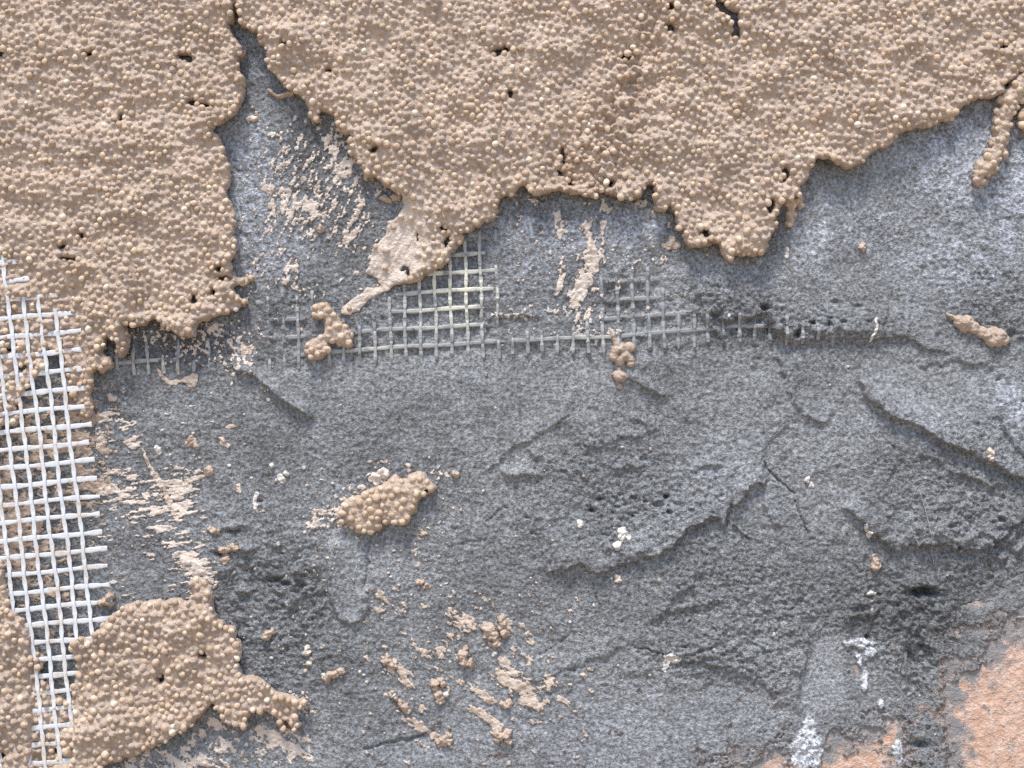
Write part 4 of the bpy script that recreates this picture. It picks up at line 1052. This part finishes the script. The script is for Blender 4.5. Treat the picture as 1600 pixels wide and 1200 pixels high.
for n_, (lab, ol, bl, sd) in enumerate([
    ("white speck pair on the torn cement left of the long ridge", [(967, 826), (975, 824), (978, 832), (984, 836), (982, 842), (974, 838), (970, 846), (966, 838)], [(963, 854, 6, 0.8), (965, 849, 4, 0.7)], 51),
    ("white wedge-shaped speck under two dark pinholes", None, [(903, 815, 4.5, 0.8), (906, 819, 4, 0.7)], 52),
    ("white forked speck on the ragged ledge at the right", [(1350, 818), (1354, 822), (1356, 832), (1362, 834), (1358, 842), (1352, 834)], [(1356, 834, 4, 0.8)], 53),
    ("white bone-shaped speck above the dark oval pit", [(1353, 926), (1360, 922), (1364, 925), (1369, 926), (1367, 929), (1358, 927)], [], 54),
    ("pale star-shaped flake at the end of the short crack", [(1038, 1034), (1042, 1024), (1050, 1020), (1060, 1030), (1054, 1036), (1046, 1036), (1042, 1050), (1038, 1046)], [], 55),
    ("thin upright pale sliver on the buried net's line at the right", [(1364, 498), (1368, 500), (1370, 515), (1367, 525), (1362, 536), (1364, 522), (1366, 512)], [], 56),
    ("pale upright sliver under the upper sheet's grainy dribble", [(1227, 384), (1231, 390), (1232, 402), (1228, 402), (1226, 394)], [], 57),
    ("white crumb pair on the smooth cement right of the curved crack", None, [(1260, 748, 3.5, 0.8), (1266, 756, 4, 0.7)], 58),
    ("pale wedge flake pointing down left of the smooth grey tongue", [(398, 772), (403, 776), (403, 798), (399, 796)], [], 59),
    ("white speck with a tan toe at the crumb by the hump's tip", None, [(506, 1056, 4), (504, 1060, 3)], 60),
    ("white bead inside the curved tan lump", None, [(697, 1085, 4.2), (688, 1090, 3)], 61),
    ("white bead on the sausage-shaped crumb's upper end", None, [(613, 1086, 4.2)], 62),
    ("white bead at the foot of the tallest spatter", None, [(772, 1020, 4.5)], 63),
    ("long pale stick-like scrape slanting beside the net", [(222, 702), (228, 710), (236, 728), (250, 750), (262, 775), (272, 792), (281, 812), (278, 815), (266, 796), (254, 772), (240, 746), (228, 722)], [], 64),
    ("curved pale scrap just under the cut net strip's left end", [(244, 578), (250, 580), (258, 590), (270, 594), (286, 593), (300, 586), (309, 589), (306, 601), (296, 602), (286, 597), (268, 600), (254, 594)], [], 65),
    ("tan flake beside the left sheet's lower rim", [(374, 545), (380, 538), (393, 546), (388, 553), (376, 552)], [], 66),
    ("pale T-shaped flake left of the lowest rim of the upper sheet", [(1033, 382), (1045, 378), (1047, 368), (1052, 370), (1053, 380), (1064, 384), (1062, 389), (1040, 389)], [], 67),
    ("white flake trio on the smooth cement below the net strip's middle", [(433, 745), (440, 742), (446, 752), (440, 757)], [(446, 739, 4), (425, 727, 3)], 68),
    ("pale slanting flake between the net and the crumb dent", [(342, 684), (346, 684), (352, 692), (359, 697), (355, 699), (346, 694)], [], 69),
    ("pale almond flake high between the net and the dent", [(354, 668), (362, 663), (368, 668), (360, 671)], [], 70),
    ("small pale oval flake right of the slanting stick scrape", [(374, 758), (378, 764), (376, 771), (372, 766)], [], 71),
    ("round white flake beside the stick scrape's upper end", [(241, 702), (248, 699), (250, 706), (245, 708)], [], 72),
    ("oval tan flake by the net's upper right strand ends", [(168, 620), (174, 617), (180, 622), (174, 627)], [], 73)]):
    clump("render_flake", lab, "flake", "pale flakes of render on the grey cement", ol, bl, T=1.8, dens=0, seed=sd, dx=0.9, jit=1.1, lipr=2.0, rgb=np.array(WHITE if n_ < 13 or n_ in (17, 21) else (0.60, 0.50, 0.42)) )

# ---------------------------------------------------------------- thin scraped films: ragged, broken by the grain of the cement
def smear(label, box, dens_f, T, seed, aniso, rgb=PASTE_DRY, wl=16, dx=1.5):
    g = Grid(*box, dx)
    c, s = math.cos(math.radians(aniso[0])), math.sin(math.radians(aniso[0]))
    u, v = g.X * c + g.Y * s, -g.X * s + g.Y * c
    n = fbm(u / aniso[1], v, wl, 4, seed, 0.74)
    D = (dens_f(g.X, g.Y) - 0.57) * 1.5 + n
    e = np.minimum.reduce([g.X - box[0], box[2] - g.X, g.Y - box[1], box[3] - g.Y])
    D = np.minimum(D, (e - 3) * 0.05)
    Wf = W.sample(H, g.X, g.Y)
    Hs = Wf + 0.35 + 0.5 * T * np.clip(D * 5, 0, 1) ** 0.5 + 0.4 * perlin(g.X / 5, g.Y / 5, seed + 9) * (D > 0.1)
    o = make_sheet("render_smear", g, D * 8, Hs, Wf, M_PASTE, None, np.asarray(rgb, np.float32), 0.0, 0.0, 0.1)
    tag(o, label, "smear", None, "stuff")

def dsum(items): return lambda x, y: np.clip(sum(a * blob(x, y, cx, cy, rx, ry, rot) for (cx, cy, rx, ry, rot, a) in items), 0, 1.1)
smear("flecked tan scrapings on dark cement between the two upper sheets", (372, 140, 632, 470),
      dsum([(450, 255, 55, 70, 20, 0.36), (520, 300, 60, 80, 25, 0.34), (445, 330, 16, 36, 25, 0.4), (482, 335, 20, 36, 25, 0.5), (545, 365, 16, 30, 25, 0.6), (565, 330, 10, 18, 0, 0.5), (525, 215, 22, 20, 20, 0.55), (540, 265, 22, 34, 0, 0.4), (420, 320, 20, 50, 0, 0.3), (455, 420, 12, 22, 20, 0.6), (410, 420, 40, 40, 0, 0.28), (590, 300, 12, 12, 0, 0.3), (470, 460, 30, 10, 0, 0.4), (580, 420, 14, 30, 0, 0.5)]), 2.6, 801, (115, 2.0), wl=10)
smear("tan upright streaks scraped on dark cement under the upper sheet's middle", (800, 300, 1075, 512),
      dsum([(920, 425, 13, 50, 20, 1.0), (900, 460, 9, 30, 20, 0.8), (925, 400, 14, 22, 20, 0.8), (877, 435, 6, 30, 8, 0.9), (920, 365, 9, 14, 20, 0.75), (880, 365, 12, 16, 0, 0.8), (910, 350, 7, 12, 0, 0.8), (872, 335, 10, 12, 20, 0.75), (820, 335, 12, 7, -30, 0.6), (943, 350, 8, 8, 0, 0.7), (945, 325, 12, 8, 40, 0.7), (1003, 325, 14, 14, 20, 0.7), (922, 490, 9, 14, 10, 0.9), (830, 312, 10, 4, 0, 0.7), (895, 325, 8, 10, 0, .6)]), 3.0, 811, (108, 2.0), wl=13)
smear("wispy sideways tan scrapes between the net and the hump", (146, 630, 345, 945),
      dsum([(150, 690, 18, 30, 0, 0.8), (185, 742, 28, 7, 5, 1.0), (180, 765, 30, 10, 0, 1.0), (215, 780, 50, 14, -10, 0.62), (205, 690, 14, 12, 0, 0.7), (285, 770, 26, 30, 0, 0.55), (270, 755, 35, 30, 0, 0.4), (235, 800, 40, 12, -8, 0.62), (285, 800, 14, 16, 0, 0.7), (250, 825, 40, 8, 8, 0.72), (270, 845, 45, 10, 5, 0.65), (290, 872, 32, 14, 5, 0.95), (310, 895, 22, 18, 20, 1.05), (315, 920, 18, 20, 20, 1.0), (170, 650, 16, 14, 0, 0.7), (195, 665, 14, 8, 30, 0.6), (310, 750, 14, 12, 0, 0.4)]), 2.0, 821, (-8, 4.2), wl=7.5, dx=1.3)
smear("patchy tan film behind the white net's cells", (-168, 560, 205, 1012),
      dsum([(120, 690, 45, 22, 0, 1.0), (130, 640, 25, 20, 0, 0.8), (150, 765, 40, 12, 0, 0.95), (60, 720, 90, 70, 0, 0.40), (60, 800, 90, 60, 0, 0.36), (20, 860, 40, 60, 0, 0.65), (70, 900, 50, 60, 0, 0.36), (110, 960, 40, 40, 0, 0.40), (80, 620, 60, 30, 0, 0.62), (-80, 780, 90, 160, 0, 0.7), (40, 680, 40, 30, 0, 0.4), (140, 740, 20, 12, 0, .8)]), 1.8, 831, (0, 1.3), wl=17, rgb=(0.46, 0.36, 0.29))
smear("slanting tan spatter streaks low in the middle of the wall", (560, 905, 930, 1198),
      dsum([(605, 935, 28, 22, 30, 0.48), (597, 950, 8, 12, -30, 0.62), (715, 965, 26, 14, 20, 0.68), (738, 972, 16, 14, 30, 0.7), (605, 1035, 22, 16, 40, 0.65), (630, 1055, 24, 14, 50, 0.68), (660, 1020, 26, 8, 40, 0.7), (690, 1018, 30, 10, 0, 0.55), (735, 1075, 40, 8, 30, 0.7), (760, 1088, 20, 8, 40, 0.6), (645, 1125, 30, 8, 45, 0.72), (675, 1150, 30, 8, 35, 0.78), (745, 1112, 30, 7, 35, 0.8), (775, 1135, 22, 10, 50, 0.85), (795, 1050, 16, 30, -35, 0.95), (815, 1080, 34, 12, 40, 0.95), (840, 1090, 20, 12, 30, 0.75), (885, 1100, 20, 9, 30, 0.8), (855, 1060, 18, 14, 50, 0.62), (830, 995, 10, 12, -30, 0.72), (820, 1020, 12, 14, 0, 0.55), (792, 1005, 14, 14, 0, 0.5), (790, 975, 14, 18, 0, 0.7), (700, 995, 10, 14, 0, 0.55), (660, 885, 8, 26, 0, 0.5), (660, 1110, 10, 10, 0, 0.6), (815, 1100, 8, 8, 0, .7)]), 2.8, 841, (38, 1.9), rgb=(0.60, 0.50, 0.42), wl=12)
smear("torn tan film below the grainy hump along the bottom edge", (160, 1075, 500, 1345),
      dsum([(435, 1155, 34, 22, 20, 0.75), (460, 1172, 26, 10, 30, 0.75), (310, 1192, 34, 20, 0, 0.6), (350, 1160, 60, 30, 0, 0.22), (340, 1130, 30, 16, 0, 0.6), (400, 1180, 80, 30, 0, 0.22), (265, 1185, 50, 26, 0, 0.35), (250, 1250, 120, 40, 0, 0.6), (470, 1110, 20, 20, 0, 0.55), (210, 1195, 30, 14, 0, 0.6)]), 2.2, 851, (40, 1.6), wl=14)
smear("fine tan flecks beside the left end of the oval clump", (470, 715, 730, 935),
      dsum([(505, 800, 30, 18, -20, 0.52), (495, 820, 22, 14, 0, 0.5), (555, 765, 20, 8, -20, 0.6), (600, 722, 30, 5, 0, 0.5), (690, 740, 20, 8, 0, 0.5), (637, 732, 8, 8, 0, 0.8), (648, 868, 10, 26, 0, 0.5), (620, 755, 22, 9, 0, 0.5), (535, 805, 12, 22, 0, 0.8)]), 2.0, 861, (0, 1.2), wl=9)
smear("scattered dried tan specks under the left sheet's dripping rim", (165, 500, 415, 620),
      dsum([(240, 525, 60, 16, 0, 0.45), (360, 545, 40, 30, 0, 0.4), (330, 510, 30, 16, 0, 0.55), (380, 470, 20, 20, 0, 0.6), (375, 575, 14, 20, 40, 0.5), (300, 545, 30, 14, 0, 0.45)]), 1.8, 871, (60, 1.4), wl=8)
smear("pale dust specks on dark cement left of the buried net's middle", (760, 470, 980, 560),
      dsum([(800, 492, 30, 8, 5, 0.6), (885, 485, 40, 16, 0, 0.5), (925, 520, 20, 20, 30, 0.55), (905, 523, 14, 6, 0, 0.6), (968, 518, 12, 5, 0, 0.7)]), 1.8, 881, (20, 1.4), wl=8, rgb=(0.58, 0.55, 0.52))

# ---------------------------------------------------------------- loose glass fibres and dust
for lab, P in [("long pale fibre lying across the ragged ledge at the right", [(1434, 762), (1440, 785), (1446, 812), (1451, 845), (1457, 872), (1459, 882)])]:
    P = np.array(P, float)
    t = np.linspace(0, 1, 24)
    x = np.interp(t, np.linspace(0, 1, len(P)), P[:, 0]); y = np.interp(t, np.linspace(0, 1, len(P)), P[:, 1])
    root = tag(empty("loose_fibre", P[0, 0], P[-1, 1]), lab, "fibre", "loose glass fibres")
    strand("filament", x, y, wall_h(x, y) + 1.6 + 1.0 * np.sin(t * 3.1), 0.8, 0.8, M_CREAM, root, col=np.tile((0.42, 0.43, 0.44), (24, 1)))
rng = np.random.RandomState(909)
vs, fs, cs = [], [], []
n_ = 0
for _ in range(380):
    cx, cy, sx, sy = [(440, 260, 60, 110), (300, 660, 90, 90), (700, 1040, 160, 90), (900, 420, 100, 70), (560, 800, 110, 60), (1000, 850, 300, 180), (430, 1000, 50, 60), (800, 700, 500, 300), (350, 540, 80, 40)][rng.randint(9)]
    x, y, r = cx + sx * rng.randn(), cy + sy * rng.randn(), rng.uniform(0.7, 2.3) ** 1.1
    if not (-100 < x < 1700 and -100 < y < 1300): continue
    v = pebble(IV2, rng) * np.array((r * rng.uniform(0.8, 1.6), 0.5 * r, r * rng.uniform(0.8, 1.6)), np.float32) * S
    vs.append(v + np.array(wpos(x, y, float(wall_h(x, y)) + 0.6), np.float32)); fs.append(IF2 + n_ * len(IV2)); n_ += 1
    cs.append(np.full((len(IV2), 3), (0.64, 0.60, 0.55) if rng.rand() < 0.5 else (0.55, 0.45, 0.37), np.float32))
tag(mesh_np("dust", np.concatenate(vs), None, M_PASTE, None, np.concatenate(cs), tris=np.concatenate(fs)), "tiny pale specks of render dust over the grey cement", "dust", None, "stuff")
